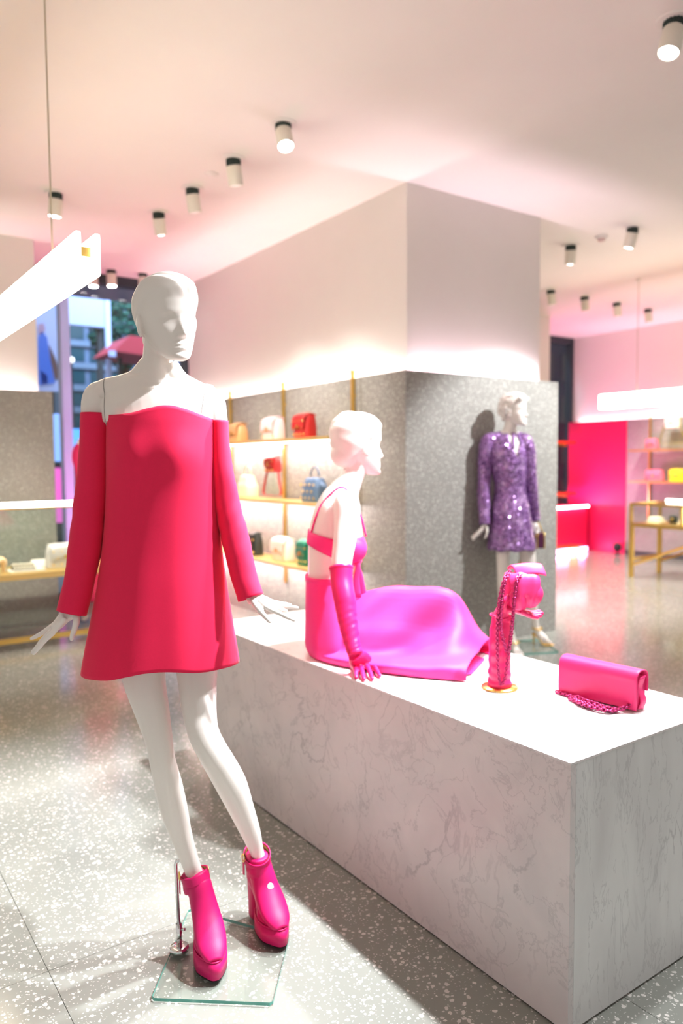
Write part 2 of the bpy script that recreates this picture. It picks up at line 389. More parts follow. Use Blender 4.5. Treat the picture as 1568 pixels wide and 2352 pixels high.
def spot(x, y, target, energy, size, blend, color, label, group, dim=False, lit=True, soft=.045):
    t = thing('ceiling_spotlight', label, 'spotlight', (x, y, CE-.0005), 0, group)
    a = bpy.data.objects.new('mount_plate', PL); link(a, t); a = bpy.data.objects.new('heat_sink', HS); link(a, t)
    d = (Vector(target)-Vector((x, y, CE-.05))).normalized(); d = (d + Vector((0, 0, -1.6 if dim else -.35))).normalized()
    q = d.to_track_quat('-Z', 'Y').to_euler()
    h = bpy.data.objects.new('housing', HB); link(h, t); h.location = (0, 0, -.045); h.rotation_euler = q
    l = bpy.data.objects.new('lens', LN2 if dim else LN); link(l, h)
    if lit and energy > 0:
        light('spot_lamp', 'SPOT', Vector((x, y, CE-.05))+d*.14, target, energy, color, spot_size=rad(size), spot_blend=blend, shadow_soft_size=soft)
    return t
WARM, COOL, PINK = (1, .93, .86), (.96, .97, 1), (1, .45, .75)
G1 = 'spotlights in the row above the bag wall'
spot(2.347, 3.886, (1.85, 2.2, .9), 120, 60, .7, WARM, 'nearest lit ceiling spotlight of the row running to the window', G1)
spot(2.347, 4.509, (3.4, 5.0, 1.3), 110, 60, .8, WARM, 'ceiling spotlight second in the window row with its lens turned away', G1, dim=True)
spot(2.347, 5.142, (3.4, 5.6, 1.3), 110, 60, .8, WARM, 'ceiling spotlight third in the window row with its lens turned away', G1, dim=True)
spot(2.347, 5.774, (3.2, 6.6, .8), 110, 60, .8, WARM, 'lit ceiling spotlight farthest along the row beside the bag wall', G1)
spot(1.572, 5.775, (1.3, 6.3, .6), 120, 60, .8, WARM, 'lit ceiling spotlight beside the pendant wire above the left vitrine', G1)
G2 = 'spotlights clustered at the shop window'
spot(2.616, 7.70, (2.6, 7.4, 0), 60, 70, .8, PINK, 'pinkish ceiling spotlight at the window top, middle of the cluster', G2)
spot(2.930, 7.66, (2.9, 7.4, 0), 60, 70, .8, PINK, 'pinkish ceiling spotlight at the window top nearest the tall mannequin head', G2)
spot(2.47, 7.82, (2.4, 7.4, 0), 0, 70, .8, PINK, 'ceiling spotlight at the window top half hidden by the bright pendant panel', G2)
spot(3.10, 7.70, (3.0, 7.4, 0), 0, 70, .8, PINK, 'ceiling spotlight at the window top mostly hidden behind the tall mannequin head', G2)
G3 = 'spotlights in front of the marble plinth'
spot(3.253, 2.018, (1.9, 2.0, .7), 230, 62, .6, COOL, 'large nearby ceiling spotlight with ribbed dark top cut by the right picture edge', G3)
spot(2.347, 2.00, (1.05, 2.15, .95), 480, 62, .55, COOL, 'ceiling spotlight above the middle of the marble plinth', G3, soft=.05)
spot(2.347, 1.37, (1.40, 1.75, .40), 170, 66, .6, COOL, 'ceiling spotlight above the near end of the marble plinth', G3, soft=.05)
spot(2.347, .74, (1.0, 2.0, .80), 620, 42, .7, COOL, 'ceiling spotlight in front of the near plinth end', G3, soft=.05)
spot(3.253, 1.0, (1.9, .9, .3), 200, 75, .7, COOL, 'ceiling spotlight to the right of the near plinth end', G3)
G4 = 'spotlights over the right aisle'
spot(5.777, 3.926, (5.9, 5.4, 0), 420, 85, .8, WARM, 'lit ceiling spotlight right of the smoke detector', G4)
spot(5.777, 4.557, (6.6, 5.4, 0), 420, 85, .8, WARM, 'lit ceiling spotlight left of the smoke detector beside the column', G4)
for i, (x, y) in enumerate(((7.074, 5.85), (7.688, 5.855), (8.318, 5.855), (9.0, 5.87))):
    spot(x, y, (x+1.2, y-.3, .5), 150, 80, .8, WARM, ['small far ceiling spotlight nearest the column edge', 'second small far ceiling spotlight from the column', 'third small far ceiling spotlight from the column', 'small far ceiling spotlight just right of the far pendant wire'][i], 'far row of small spotlights', dim=True)
spot(5.2, 2.3, (4.4, 3.95, 1.0), 420, 56, .5, COOL, 'ceiling spotlight aimed at the purple sequinned mannequin', G4, soft=.03)
# smoke detector and sprinkler
t = thing('smoke_detector', 'small white smoke detector between two lit spotlights on the ceiling', 'smoke detector', (5.782, 4.234, CE-.0005))
bm = bmesh.new(); lathe(bm, [(.055, 0), (.055, -.012), (.048, -.018)], 24); mesh_obj('base', bm, CEIL, t, True)
bm = bmesh.new(); lathe(bm, [(.032, -.018), (.034, -.03), (.025, -.042), (.008, -.046)], 24); mesh_obj('sensor_head', bm, mat('detector cap', (.62, .45, .42), .5), t, True)
t = thing('sprinkler_cover', 'faint flat round sprinkler cover on the ceiling among the spotlights', 'sprinkler', (2.342, 4.825, CE-.0005))
bm = bmesh.new(); lathe(bm, [(.05, 0), (.05, -.006), (.044, -.009)], 24); mesh_obj('plate', bm, CEIL, t, True)
bm = bmesh.new(); lathe(bm, [(.030, -.009), (.028, -.013), (.01, -.014)], 24); mesh_obj('cap', bm, CEIL, t, True)

# ================================================================== PENDANTS
def pendant(label, xc, y0, y1, z0, z1, gap, wires):
    t = thing('pendant_light', label, 'pendant light', (xc, y0, z0), 0)
    F_ = lambda x, y, z: (x-xc, y-y0, z-z0)
    for s in (-1, 1):
        xo = s*gap/2
        bm = bmesh.new(); pts = rounded_rect(0, y1-y0, 0, z1-z0, .012, 4)
        a = [bm.verts.new((xo-.006, u, v)) for u, v in pts]; b = [bm.verts.new((xo+.006, u, v)) for u, v in pts]; n = len(pts)
        bm.faces.new(a); bm.faces.new(b[::-1])
        for i in range(n): bm.faces.new((a[i], b[i], b[(i+1) % n], a[(i+1) % n]))
        bmesh.ops.recalc_face_normals(bm, faces=bm.faces); mesh_obj('light_panel', bm, PANEL, t)
    boxo('spine', (-gap/2+.007, gap/2-.007, .03, y1-y0-.03, (z1-z0)*.45, (z1-z0)*.70), GOLD, t)
    for wy in wires:
        bm = bmesh.new(); tube(bm, [(0, wy-y0, (z1-z0)*.7), (0, wy-y0, CE-z0-.02)], .0035, 8); mesh_obj('wire', bm, mat('wire', (.50, .45, .34), .4, .4), t)
        bm = bmesh.new(); lathe(bm, [(.03, CE-z0-.001), (.03, CE-z0-.02), (.006, CE-z0-.03)], 16, (0, wy-y0, 0)); mesh_obj('ceiling_cup', bm, CEIL, t)
pn = atdepth(227, 632, 2.78)
pendant('bright twin-panel pendant light hanging at the left edge above the counter', pn.x-.034, pn.y, pn.y+2.4, pn.z, pn.z+.146, .068, [pn.y+.47, pn.y+1.93])
pendant('far slim pendant light hanging over the gold display table', 7.44, 3.0, 5.42, 1.99, 2.148, .068, [4.97, 3.45])
# ================================================================== MARBLE PLINTH
BX0, BX1, BY0, BY1, BZ = 1.464, 2.147, 1.137, 3.140, .682
pl = thing('marble_plinth', 'long low white marble display plinth in the middle of the shop', 'plinth', ((BX0+BX1)/2, (BY0+BY1)/2, 0))
def rel(d, o): return (d[0]-o[0], d[1]-o[0], d[2]-o[1], d[3]-o[1], d[4]-o[2], d[5]-o[2])
po = ((BX0+BX1)/2, (BY0+BY1)/2, 0)
boxo('top_slab', rel((BX0, BX1, BY0, BY1, BZ-.006, BZ), po), MARBLE_TOP, pl, bev=.0008)
boxo('front_panel', rel((BX0+.0005, BX0+.02, BY0+.0005, BY1, .006, BZ-.0061), po), MARBLE_FRONT, pl, bev=.001)
boxo('end_panel', rel((BX0+.0205, BX1-.0005, BY0+.0005, BY0+.02, .006, BZ-.0061), po), MARBLE_END, pl, bev=.001)
boxo('back_panel', rel((BX1-.02, BX1-.0005, BY0+.0205, BY1, .006, BZ-.0061), po), MARBLE_FRONT, pl, bev=.001)
boxo('far_panel', rel((BX0+.0205, BX1-.0205, BY1-.02, BY1-.0005, .006, BZ-.0061), po), MARBLE_END, pl, bev=.001)
boxo('recessed_base', rel((BX0+.006, BX1-.006, BY0+.006, BY1-.006, 0, .006), po), BLACK, pl)

# ================================================================== FIGURE PARTS
def smooth01(x): x = max(0, min(1, x)); return x*x*(3-2*x)
def add_head(bm, center, yaw, pitch=0.0, roll=0.0, scale=1.0, hair='sleek', sq=(1, 1, 1)):
    """sculpted mannequin head; face looks to -y before turning. origin at eye level."""
    Zs = [-.1125, -.110, -.104, -.092, -.075, -.055, -.030, 0, .03, .06, .085, .100, .109, .112]
    Ws = [.006, .016, .027, .037, .047, .0555, .0625, .068, .0715, .070, .059, .043, .022, .004]
    Fs = [-.080, -.088, -.0935, -.0935, -.0905, -.0885, -.088, -.086, -.089, -.086, -.072, -.050, -.022, .004]
    Bs = [-.062, -.045, -.022, .002, .026, .050, .072, .088, .096, .094, .079, .058, .034, .012]
    M = Matrix.Translation(center) @ Euler((pitch, roll, yaw), 'XYZ').to_matrix().to_4x4() @ Matrix.Diagonal((scale*sq[0], scale*sq[1], scale*sq[2], 1))
    rows = []; n = 140
    for i in range(110):
        u = i/109; z = -.1125 + .2245*(.5-.5*cos(pi*u))
        wd, f, b = interp(Zs, Ws, z), interp(Zs, Fs, z), interp(Zs, Bs, z)
        yc, ry = (f+b)/2, (b-f)/2; ring = []
        for k in range(n):
            a = 2*pi*k/n; x, y = wd*cos(a), yc+ry*sin(a)
            if sin(a) < 0:                                    # the face
                g = lambda cx, cz, sx, sz: exp(-((x-cx)/sx)**2-((z-cz)/sz)**2)
                d = 0.0
                if -.062 < z < .022:                          # nose
                    t = (z-.016)/(-.040-.016)
                    h = .023*max(0, t)**1.25 if z > -.040 else .023*smooth01((z+.056)/.016)
                    d += h*exp(-(x/(.0065+.0045*max(0, min(1, t))))**2)
                d += .002*g(.028, .020, .024, .009)+.002*g(-.028, .020, .024, .009)
                d -= .0062*g(.030, -.002, .016, .012)+.0062*g(-.030, -.002, .016, .012)
                d += .003*g(.030, -.004, .010, .005)+.003*g(-.030, -.004, .010, .005)
                d += .003*g(.043, -.032, .018, .014)+.003*g(-.043, -.032, .018, .014)
                d += .0060*g(0, -.0665, .018, .0042)+.0065*g(0, -.0775, .015, .0048)-.0030*g(0, -.0718, .020, .0022)
                d -= .0045*g(0, -.0880, .022, .0055); d += .0045*g(0, -.102, .018, .010)
                y -= d
            # hair
            hz = interp([-.10, -.06, -.035, -.012, .005, .02, .05, .10], [.062, .057, .045, .020, .004, -.022, -.055, -.070], y)
            mk = smooth01((z-hz+.008)/.024)
            p = Vector((x, y, z)); c0 = Vector((0, .006, .01)); dv = (p-c0).normalized()
            if hair == 'sleek':
                th = .009+.012*smooth01((z-.055)/.04)*smooth01((.03-y)/.06)
                s_ = x*.75+y*.55+z*.25; th += (.0022*sin(s_*150)+.0014*sin(s_*270+2))*smooth01((z+.02)/.05)
                p = p + dv*(th*mk)
            elif hair == 'smooth':
                th = .012+.009*smooth01((y-.01)/.05)
                s_ = x*.2+z*.9-y*.35; th += .0012*sin(s_*190)
                p = p + dv*(th*mk)
            elif hair == 'curls':
                nz = mnoise.noise(p*42)+.6*mnoise.noise(p*80+Vector((3, 1, 2)))
                p = p + dv*((.030+.019*nz)*smooth01((z-hz+.006)/.02))
            ring.append(M @ p)
        rows.append(ring)
    grid(bm, rows)
    R = M.to_3x3().normalized()
    for s in (-1, 1):
        ellipsoid(bm, M @ Vector((s*.0725, .006, -.012)), Vector((.0065, .017, .030))*scale, 16, R @ Euler((.25, 0, s*.35)).to_matrix())
        ellipsoid(bm, M @ Vector((s*.072, .000, -.036)), Vector((.006, .008, .010))*scale, 12)
    if hair == 'sleek':
        ellipsoid(bm, M @ Vector((0, .088, -.048)), Vector((.034, .026, .032))*scale, 20)
    if hair == 'smooth':
        ellipsoid(bm, M @ Vector((0, .056, -.036)), Vector((.056, .044, .050))*scale, 24)
    return M
def finger(bm, pts, r0, r1, n=10):
    P = catmull(pts, 5); rows = []; m = len(P)
    rs = [r0+(r1-r0)*(i/(m-1)) for i in range(m)]
    # knuckle swelling and rounded tip
    for i in range(m):
        u = i/(m-1); rs[i] *= 1+.10*exp(-((u-.36)/.07)**2)+.07*exp(-((u-.68)/.06)**2)
    d = (P[-1]-P[-2]).normalized(); P += [P[-1]+d*r1*.6, P[-1]+d*r1*.95]; rs += [r1*.72, r1*.25]
    d0 = (P[1]-P[0]).normalized()
    up = Vector((0, 0, 1)) if abs(d0.z) < .9 else Vector((1, 0, 0))
    for i, p in enumerate(P):
        t = (P[min(i+1, len(P)-1)]-P[max(i-1, 0)]).normalized(); s = (up-t*up.dot(t)).normalized(); q = t.cross(s)
        rows.append([p+(s*cos(2*pi*k/n)+q*sin(2*pi*k/n))*rs[i] for k in range(n)])
    grid(bm, rows)
def palm(bm, wrist, knuckles, thick, wr, n=20):
    """flattened loft from the wrist to the row of knuckles (first and last knuckle given)"""
    a, b = Vector(knuckles[0]), Vector(knuckles[1]); w_ = Vector(wrist); c = (a+b)/2; side = (b-a).normalized(); half = (b-a).length/2
    cs = [w_, w_.lerp(c, .35), w_.lerp(c, .75), c, c+(c-w_).normalized()*.006]
    loft(bm, cs, [wr[0], half*.95, half*1.08, half*1.05, half*.7], [wr[1], thick*1.15, thick*1.1, thick*.9, thick*.5], n, side=side, sub=4)
def ring_seam(me, co, no, keep, name, parent, r=.0011):
    """dark joint line where a plane cuts the skin"""
    bm = bmesh.new(); bm.from_mesh(me)
    vs_ = [v for v in bm.verts if (v.co-co).length > keep]; bmesh.ops.delete(bm, geom=vs_, context='VERTS')
    g = bmesh.ops.bisect_plane(bm, geom=bm.verts[:]+bm.edges[:]+bm.faces[:], plane_co=co, plane_no=no)
    es = [e for e in g['geom_cut'] if isinstance(e, bmesh.types.BMEdge)]
    adj = {}
    for e in es:
        a, b = e.verts; adj.setdefault(a, []).append(b); adj.setdefault(b, []).append(a)
    out = bmesh.new(); seen = set()
    starts = [v for v in adj if len(adj[v]) == 1] or list(adj)[:1]
    for st in starts:
        if st in seen: continue
        path = [st]; seen.add(st); cur = st
        while True:
            nx = [v for v in adj[cur] if v not in seen]
            if not nx: break
            cur = nx[0]; seen.add(cur); path.append(cur)
        pts = [v.co.copy() for v in path][::2]
        if len(pts) > 6: tube(out, pts, r, 6)
    bm.free(); return mesh_obj(name, out, SEAM, parent)

# ================================================================== HERO MANNEQUIN
H = Frame(onz(480, 2190)); HP = H.P; PX = H.px()
hero = thing('mannequin', 'tall standing white mannequin in a hot pink mini dress on a glass base', 'mannequin'); place(hero, H)
bm = bmesh.new()
HC = HP(383, 737, .0); add_head(bm, HC, rad(36), rad(5), rad(-4), 1.0, 'sleek', (1.06, 1.04, .975))
loft(bm, [HP(372, 770, .035), HP(364, 812, .035), HP(361, 845, .03), HP(359, 880, .025), HP(358, 915, .02)], [.048, .0415, .0435, .058, .075], [.052, .046, .046, .052, .06], 28, sub=5)
trs = [(868, 305, 415, .040, .02), (882, 262, 455, .050, .02), (900, 232, 486, .062, .02), (930, 228, 500, .082, .015), (965, 245, 497, .098, .01), (1040, 254, 490, .105, 0), (1150, 268, 478, .086, .005), (1250, 276, 472, .082, .01),
       (1340, 262, 492, .098, .015), (1430, 252, 506, .112, .02), (1465, 254, 508, .112, .02), (1496, 275, 500, .09, .02)]
loft(bm, [HP((a+b)/2, y, dy) for y, a, b, ry, dy in trs], [(b-a)/2*PX for y, a, b, ry, dy in trs], [r for *_, r, dy in trs], 40, sub=4, power=2.15)
def arm(bm, pts, k=1.0):
    cs = [HP(x, y, dy) for x, y, r, dy in pts]; r = [q[2] for q in pts]; loft(bm, cs, r, [k*q for q in r], 22, sub=5)
arm(bm, [(345, 838, .030, .025), (318, 872, .032, .025), (285, 888, .034, .02), (250, 896, .034, .02), (225, 908, .034, .02)])
arm(bm, [(385, 842, .030, .025), (410, 878, .032, .025), (440, 898, .034, .02), (470, 914, .034, .02), (490, 930, .030, .02)])
arm(bm, [(246, 898, .026, .015), (228, 906, .037, .015), (219, 930, .038, .012), (217, 990, .0355, .008), (212, 1070, .035, 0), (205, 1170, .0325, 0), (190, 1270, .0295, -.015), (172, 1345, .025, -.03), (159, 1400, .0235, -.04), (155, 1416, .0245, -.042)])
arm(bm, [(472, 914, .026, .015), (487, 924, .034, .015), (492, 950, .0345, .012), (500, 1000, .030, .008), (510, 1075, .0285, 0), (526, 1175, .029, 0), (547, 1265, .0275, -.015), (566, 1325, .025, -.03), (582, 1368, .0225, -.04), (588, 1378, .023, -.042)])
# hands
def F_(pts, r0=.0085, r1=.0052): finger(bm, [HP(x, y, dy) for x, y, dy in pts], r0, r1)
palm(bm, HP(156, 1410, -.042), (HP(122, 1442, -.072), HP(136, 1436, -.012)), .0135, (.027, .021))
F_([(150, 1418, -.07), (128, 1446, -.074), (104, 1470, -.076), (90, 1487, -.076), (77, 1501, -.074)])
F_([(146, 1418, -.055), (124, 1444, -.055), (100, 1467, -.054), (86, 1484, -.053), (74, 1498, -.05)])
F_([(142, 1416, -.035), (124, 1436, -.036), (98, 1453, -.036), (84, 1461, -.036), (72, 1467, -.035)])
F_([(140, 1414, -.018), (126, 1432, -.018), (106, 1447, -.018), (94, 1455, -.018), (84, 1462, -.018)], .0078, .0048)
F_([(172, 1410, -.052), (176, 1424, -.066), (172, 1442, -.074), (167, 1456, -.077), (164, 1468, -.078)], .0100, .0062)
palm(bm, HP(586, 1374, -.042), (HP(612, 1394, -.078), HP(626, 1384, -.015)), .0135, (.025, .020))
F_([(594, 1378, -.07), (614, 1396, -.078), (640, 1408, -.080), (660, 1418, -.080), (676, 1425, -.078)])
F_([(596, 1378, -.05), (620, 1391, -.055), (640, 1398, -.056), (650, 1401, -.056), (658, 1404, -.056)])
F_([(598, 1376, -.03), (624, 1387, -.036), (650, 1391, -.036), (668, 1394, -.035), (683, 1396, -.033)])
F_([(600, 1374, -.02), (624, 1382, -.018), (644, 1386, -.016), (658, 1388, -.015), (668, 1390, -.014)], .0078, .0048)
F_([(580, 1378, -.06), (590, 1394, -.080), (602, 1409, -.086), (612, 1420, -.088), (619, 1428, -.086)], .0100, .0055)
# legs
def leg(bm, rows, dys):
    cs = []; rx = []
    for (y, a, b), dy in zip(rows, dys): cs.append(HP((a+b)/2, y, dy)); rx.append((b-a)/2*H.px(dy))
    r2 = []
    for i in range(len(cs)):
        t = (cs[min(i+1, len(cs)-1)]-cs[max(i-1, 0)]).normalized(); r2.append(rx[i]*sqrt(max(.2, 1-t.x*t.x)))
    loft(bm, cs, r2, [r*1.06 for r in r2], 28, sub=5)
leg(bm, [(1440, 262, 385), (1500, 268, 384), (1561, 282, 381), (1630, 307, 390), (1695, 331, 397), (1747, 343, 403), (1809, 355, 420), (1868, 371, 433), (1913, 388, 441), (1965, 409, 454), (2005, 425, 466), (2050, 440, 478), (2095, 452, 488)],
    [.02, .01, 0, -.02, -.035, -.035, -.015, .0, .005, .008, .01, .005, -.02])
leg(bm, [(1440, 388, 506), (1500, 398, 504), (1555, 407, 499), (1625, 416, 498), (1680, 428, 504), (1724, 449, 525), (1762, 471, 547), (1805, 496, 569), (1861, 526, 585), (1913, 553, 599), (1960, 575, 607), (2005, 588, 622), (2045, 600, 636)],
    [.02, .01, 0, -.03, -.05, -.05, -.03, .0, .04, .08, .11, .11, .09])
me = remesh(bm, .0030, 3, .5, 'body')
body = data_obj('body', me, MANNE, hero, True)
ring_seam(me, HP(247, 905, .015), (H.R.transposed() @ H.R) @ Vector((1, 0, .10)), .105, 'arm_seam', hero)
ring_seam(me, HP(475, 920, .015), Vector((1, 0, -.10)), .10, 'arm_seam', hero)

# ---- dress
nl = [(187, 948), (245, 953), (300, 949), (350, 936), (385, 931), (420, 938), (470, 957), (495, 967), (523, 966)]
hm = [(185, 1546), (215, 1557), (260, 1560), (300, 1554), (340, 1548), (400, 1546), (470, 1548), (510, 1541), (551, 1526)]
rowsD = [(935, 246, 495, .106), (970, 247, 496, .116), (1040, 247, 496, .126), (1100, 246, 497, .120), (1180, 243, 500, .118), (1260, 236, 506, .122), (1340, 225, 517, .132), (1420, 210, 530, .142), (1500, 194, 544, .152), (1560, 184, 553, .158)]
yz = [HP(370, y, 0).z for y, *_ in rowsD][::-1]
cxs = [HP((a+b)/2, y, 0).x for y, a, b, r in rowsD][::-1]; rxs = [(b-a)/2*PX for y, a, b, r in rowsD][::-1]; rys = [r for *_, r in rowsD][::-1]
bm = bmesh.new(); NA = 144; NT = 70; rows = []
nlx = [HP(x, y, -.09).x for x, y in nl]; nlz = [HP(x, y, -.10*sqrt(max(0, 1-((x-371)/150)**2))).z for x, y in nl]
hmx = [HP(x, y, -.1).x for x, y in hm]; hmz = [HP(x, y, -.145*sqrt(max(0, 1-((x-368)/184)**2))).z for x, y in hm]
for i in range(NT+1):
    t = i/NT; ring = []
    for k in range(NA):
        a = 2*pi*k/NA; ca, sa = cos(a), sin(a)
        x0 = interp(yz, cxs, 1.50)+interp(yz, rxs, 1.50)*ca; x1 = cxs[0]+rxs[0]*ca
        zt = interp(nlx, nlz, x0) if sa <= 0 else interp(nlx, nlz, x0)-.02*sa
        zb = interp(hmx, hmz, x1) if sa <= 0 else interp(hmx, hmz, x1)+.01*sa
        z = zt+(zb-zt)*t
        g = smooth01((t-.12)/.88)
        fold = 1+g*(.016*cos(3*a+.6)+.010*cos(7*a+1.2)+.006*cos(11*a))*(0.4 if sa > 0 else 1.0)
        # soft bust shape
        bx = interp(yz, cxs, z); rx, ry = interp(yz, rxs, z), interp(yz, rys, z)
        y = 0.012+ry*sa*fold
        if sa < 0:
            for bs in (-1, 1):
                y -= .016*exp(-((rx*ca-bs*.066)/.05)**2-((z-1.425)/.065)**2)
        ring.append(Vector((bx+rx*ca*(1+(fold-1)*.35), y, z)))
    rows.append(ring)
grid(bm, rows[::-1], True, False)
dress = mesh_obj('mini_dress', bm, PINKWOOL, hero, True); solid(dress, .0028, 1); dress['label'] = 'hot pink off-shoulder mini dress with long sleeves'
def sleeve(inner, outer, dys, name, seed):
    cs = [HP((i[0]+o_[0])/2, (i[1]+o_[1])/2, d) for i, o_, d in zip(inner, outer, dys)]
    rx = [sqrt((i[0]-o_[0])**2+(i[1]-o_[1])**2)/2*H.px(d)*cf for i, o_, d, cf in zip(inner, outer, dys, [1]+[.99]*(len(dys)-1))]
    def md(t, a):
        w_ = exp(-((t-.55)/.16)**2)
        return 1+.022*w_*sin(t*64+2.2*sin(a+seed))+.012*sin(t*30+a*2+seed)*smooth01(t*3)
    bm = bmesh.new(); loft(bm, cs, rx, [max(.034, r*1.08) for r in rx], 48, sub=10, cap=False, mod=md)
    bmesh.ops.recalc_face_normals(bm, faces=bm.faces)
    o = mesh_obj(name, bm, PINKWOOL, dress, True); solid(o, .0025, 0); return o
sleeve([(252, 951), (253, 1010), (251, 1080), (244, 1160), (233, 1250), (215, 1340), (198, 1411)], [(187, 948), (185, 1010), (181, 1070), (172, 1150), (160, 1250), (149, 1330), (131, 1404)], [.006, .004, 0, 0, -.012, -.028, -.04], 'sleeve', .4)
sleeve([(483, 968), (484, 1030), (488, 1100), (497, 1180), (514, 1260), (530, 1325), (547, 1380)], [(523, 965), (526, 1020), (537, 1090), (553, 1165), (573, 1240), (587, 1310), (605, 1366)], [.006, .004, 0, 0, -.012, -.028, -.04], 'sleeve', 2.1)

# ---- boots
def make_boot(label, Fr, ankle_top, heel_xy, toe_xy, base_z, ratio=1.0):
    """ankle_top: local collar centre; heel_xy / toe_xy: ground points; built in boot space x across, y forward"""
    hx = Vector((heel_xy[0], heel_xy[1], 0)); tx = Vector((toe_xy[0], toe_xy[1], 0)); d = (tx-hx); Lg = d.length; d.normalize(); s = Vector((-d.y, d.x, 0))*-1
    A = Vector(ankle_top)-hx; top = Vector((A.dot(s), A.dot(d), A.z+Fr.o.z-base_z))
    bm = bmesh.new()
    zt = top.z
    loft(bm, [(0, Lg-.004, .056), (0, Lg-.026, .066), (0, Lg-.056, .080), (0, Lg-.088, .102), (top.x*.1, Lg-.115, .126), (top.x*.3, .058, .158), (top.x*.6, .040, .198), (top.x*.9, top.y*.8+.006, zt-.045), (top.x, top.y, zt)],
         [.020, .0345, .0425, .0425, .0395, .0365, .0340, .034, .0345], [.008, .016, .023, .028, .033, .038, .040, .039, .037], 32, sub=6)
    ellipsoid(bm, (top.x*.2, .014, .138), (.031, .036, .048), 24)
    loft(bm, [(0, .0, .105), (0, .03, .110), (0, .07, .096), (0, Lg*.5, .076), (0, Lg-.075, .058), (0, Lg-.012, .054)], [.028, .031, .034, .040, .0435, .026], [.014, .022, .032, .030, .014, .006], 24, sub=5)
    me = remesh(bm, .0028, 6, .5, 'upper'); t = data_obj('ankle_boot', me, PINKBOOT, hero, True); t['label'] = label
    t.location = (hx.x, hx.y, base_z-Fr.o.z); t.rotation_euler = (0, 0, atan2(d.y, d.x)-pi/2)
    # platform sole: foot outline under the ball and toe
    out = []
    for k in range(40):
        a = 2*pi*k/40; yy_ = Lg-.075+.078*sin(a); wv = .0445*(1-.30*smooth01((yy_-(Lg-.055))/.055))
        out.append((wv*math.copysign(abs(cos(a))**.8, cos(a)), yy_))
    def sole(z0, z1, k, name, m_):
        bm = bmesh.new(); extrude_poly(bm, [(x*k, (y-(Lg-.075))*k+Lg-.075) for x, y in out], z0, z1)
        es = [e for e in bm.edges if abs(e.verts[0].co.z-e.verts[1].co.z) < 1e-6]
        bmesh.ops.bevel(bm, geom=es, offset=.0022, segments=2, affect='EDGES')
        return mesh_obj(name, bm, m_, t, True)
    sole(0, .004, .985, 'outsole', BLACK)
    sole(.0042, .052, 1.0, 'platform', PINKBOOT)
    bm = bmesh.new(); tube(bm, [Vector((x*.96, (y-(Lg-.075))*.96+Lg-.075, .0535)) for x, y in out]+[Vector((out[0][0]*.96, (out[0][1]-(Lg-.075))*.96+Lg-.075, .0535))], .0022, 6); mesh_obj('welt_seam', bm, PINKBOOT, t, True)
    bm = bmesh.new()
    loft(bm, [(0, .004, .001), (0, .003, .05), (0, .006, .10), (0, .008, .125)], [.024, .0245, .027, .028], [.024, .0245, .027, .030], 24, power=3.2, sub=4); mesh_obj('heel', bm, PINKBOOT, t, True)
    # collar band, open at the top, with lining
    cx_ = Vector((top.x, top.y, zt))
    up = (Vector((top.x, top.y, zt))-Vector((top.x*.6, .040, .185))).normalized()
    bm = bmesh.new(); loft(bm, [cx_-up*.024, cx_-up*.012, cx_+up*.004], [.0365, .0370, .0375], [.0400, .0405, .0410], 32, cap=False, sub=3)
    o = mesh_obj('collar_band', bm, PINKBOOT, t, True); solid(o, .003, 1)
    bm = bmesh.new(); loft(bm, [cx_-up*.03, cx_-up*.01, cx_+up*.003], [.0340, .0348, .0350], [.0375, .0380, .0384], 32, cap=False, sub=3); mesh_obj('lining', bm, mat('olive lining', (.24, .17, .05), .6), t, True)
    bm = bmesh.new(); loft(bm, [cx_+Vector((0, -.034, .0)), cx_+Vector((0, -.044, .022)), cx_+Vector((0, -.046, .034))], [.016, .014, .007], [.0022, .0022, .002], 16, sub=4); mesh_obj('pull_tab', bm, PINKBOOT, t, True)
    for sg in (-1, 1):
        bm = bmesh.new(); pts = [cx_+Vector((sg*.041, -.008+.010*cos(2*pi*k/16), -.004+.011*sin(2*pi*k/16))) for k in range(17)]
        tube(bm, pts, .0021, 8); bf = mesh_obj('gold_buckle', bm, GOLD, t, True)
        bm = bmesh.new(); box(bm, sg*.0405-.0015, sg*.0405+.0015, -.013, -.002, -.055+zt, -.012+zt, .001); mesh_obj('buckle_strap', bm, PINKBOOT, t).location = (top.x, top.y, 0)
    return t
# glass base and support rod
gb = thing('mannequin_stand', 'clear square glass base with chrome ankle rod under the tall mannequin', 'stand'); place(gb, H)
bm = bmesh.new(); c_ = [(-.117, -.196), (.202, -.218), (.226, .060), (-.098, .205)]
ctr = Vector((sum(x for x, _ in c_)/4, sum(y for _, y in c_)/4, 0))
pts = []
for i in range(4):
    p0, p1, p2 = Vector(c_[i-1]), Vector(c_[i]), Vector(c_[(i+1) % 4])
    for u in (0, .33, .66, 1):
        a_ = p1+(p0-p1).normalized()*.012*(1-u); b_ = p1+(p2-p1).normalized()*.012*u; q = a_ if u < .5 else b_
        pts.append((q.x, q.y))
extrude_poly(bm, pts, .0030, .0118)
o = mesh_obj('glass_plate', bm, GLASSPLATE, gb); o.data.materials.append(GLASSEDGE)
for q in o.data.polygons:
    if abs(q.normal.z) < .5: q.material_index = 1
rb = H.L(onz(412, 2182, .012)); rt = HP(403, 1978, .03)
bm = bmesh.new(); lathe(bm, [(.027, .0122), (.0275, .015), (.0275, .021), (.025, .024), (.010, .0245)], 32, (rb.x, rb.y, 0)); mesh_obj('rod_foot', bm, CHROME, gb, True)
bm = bmesh.new(); tube(bm, [(rb.x, rb.y, .022), (rb.x, rb.y, .09)], .0085, 16); mesh_obj('rod_socket', bm, CHROME, gb, True)
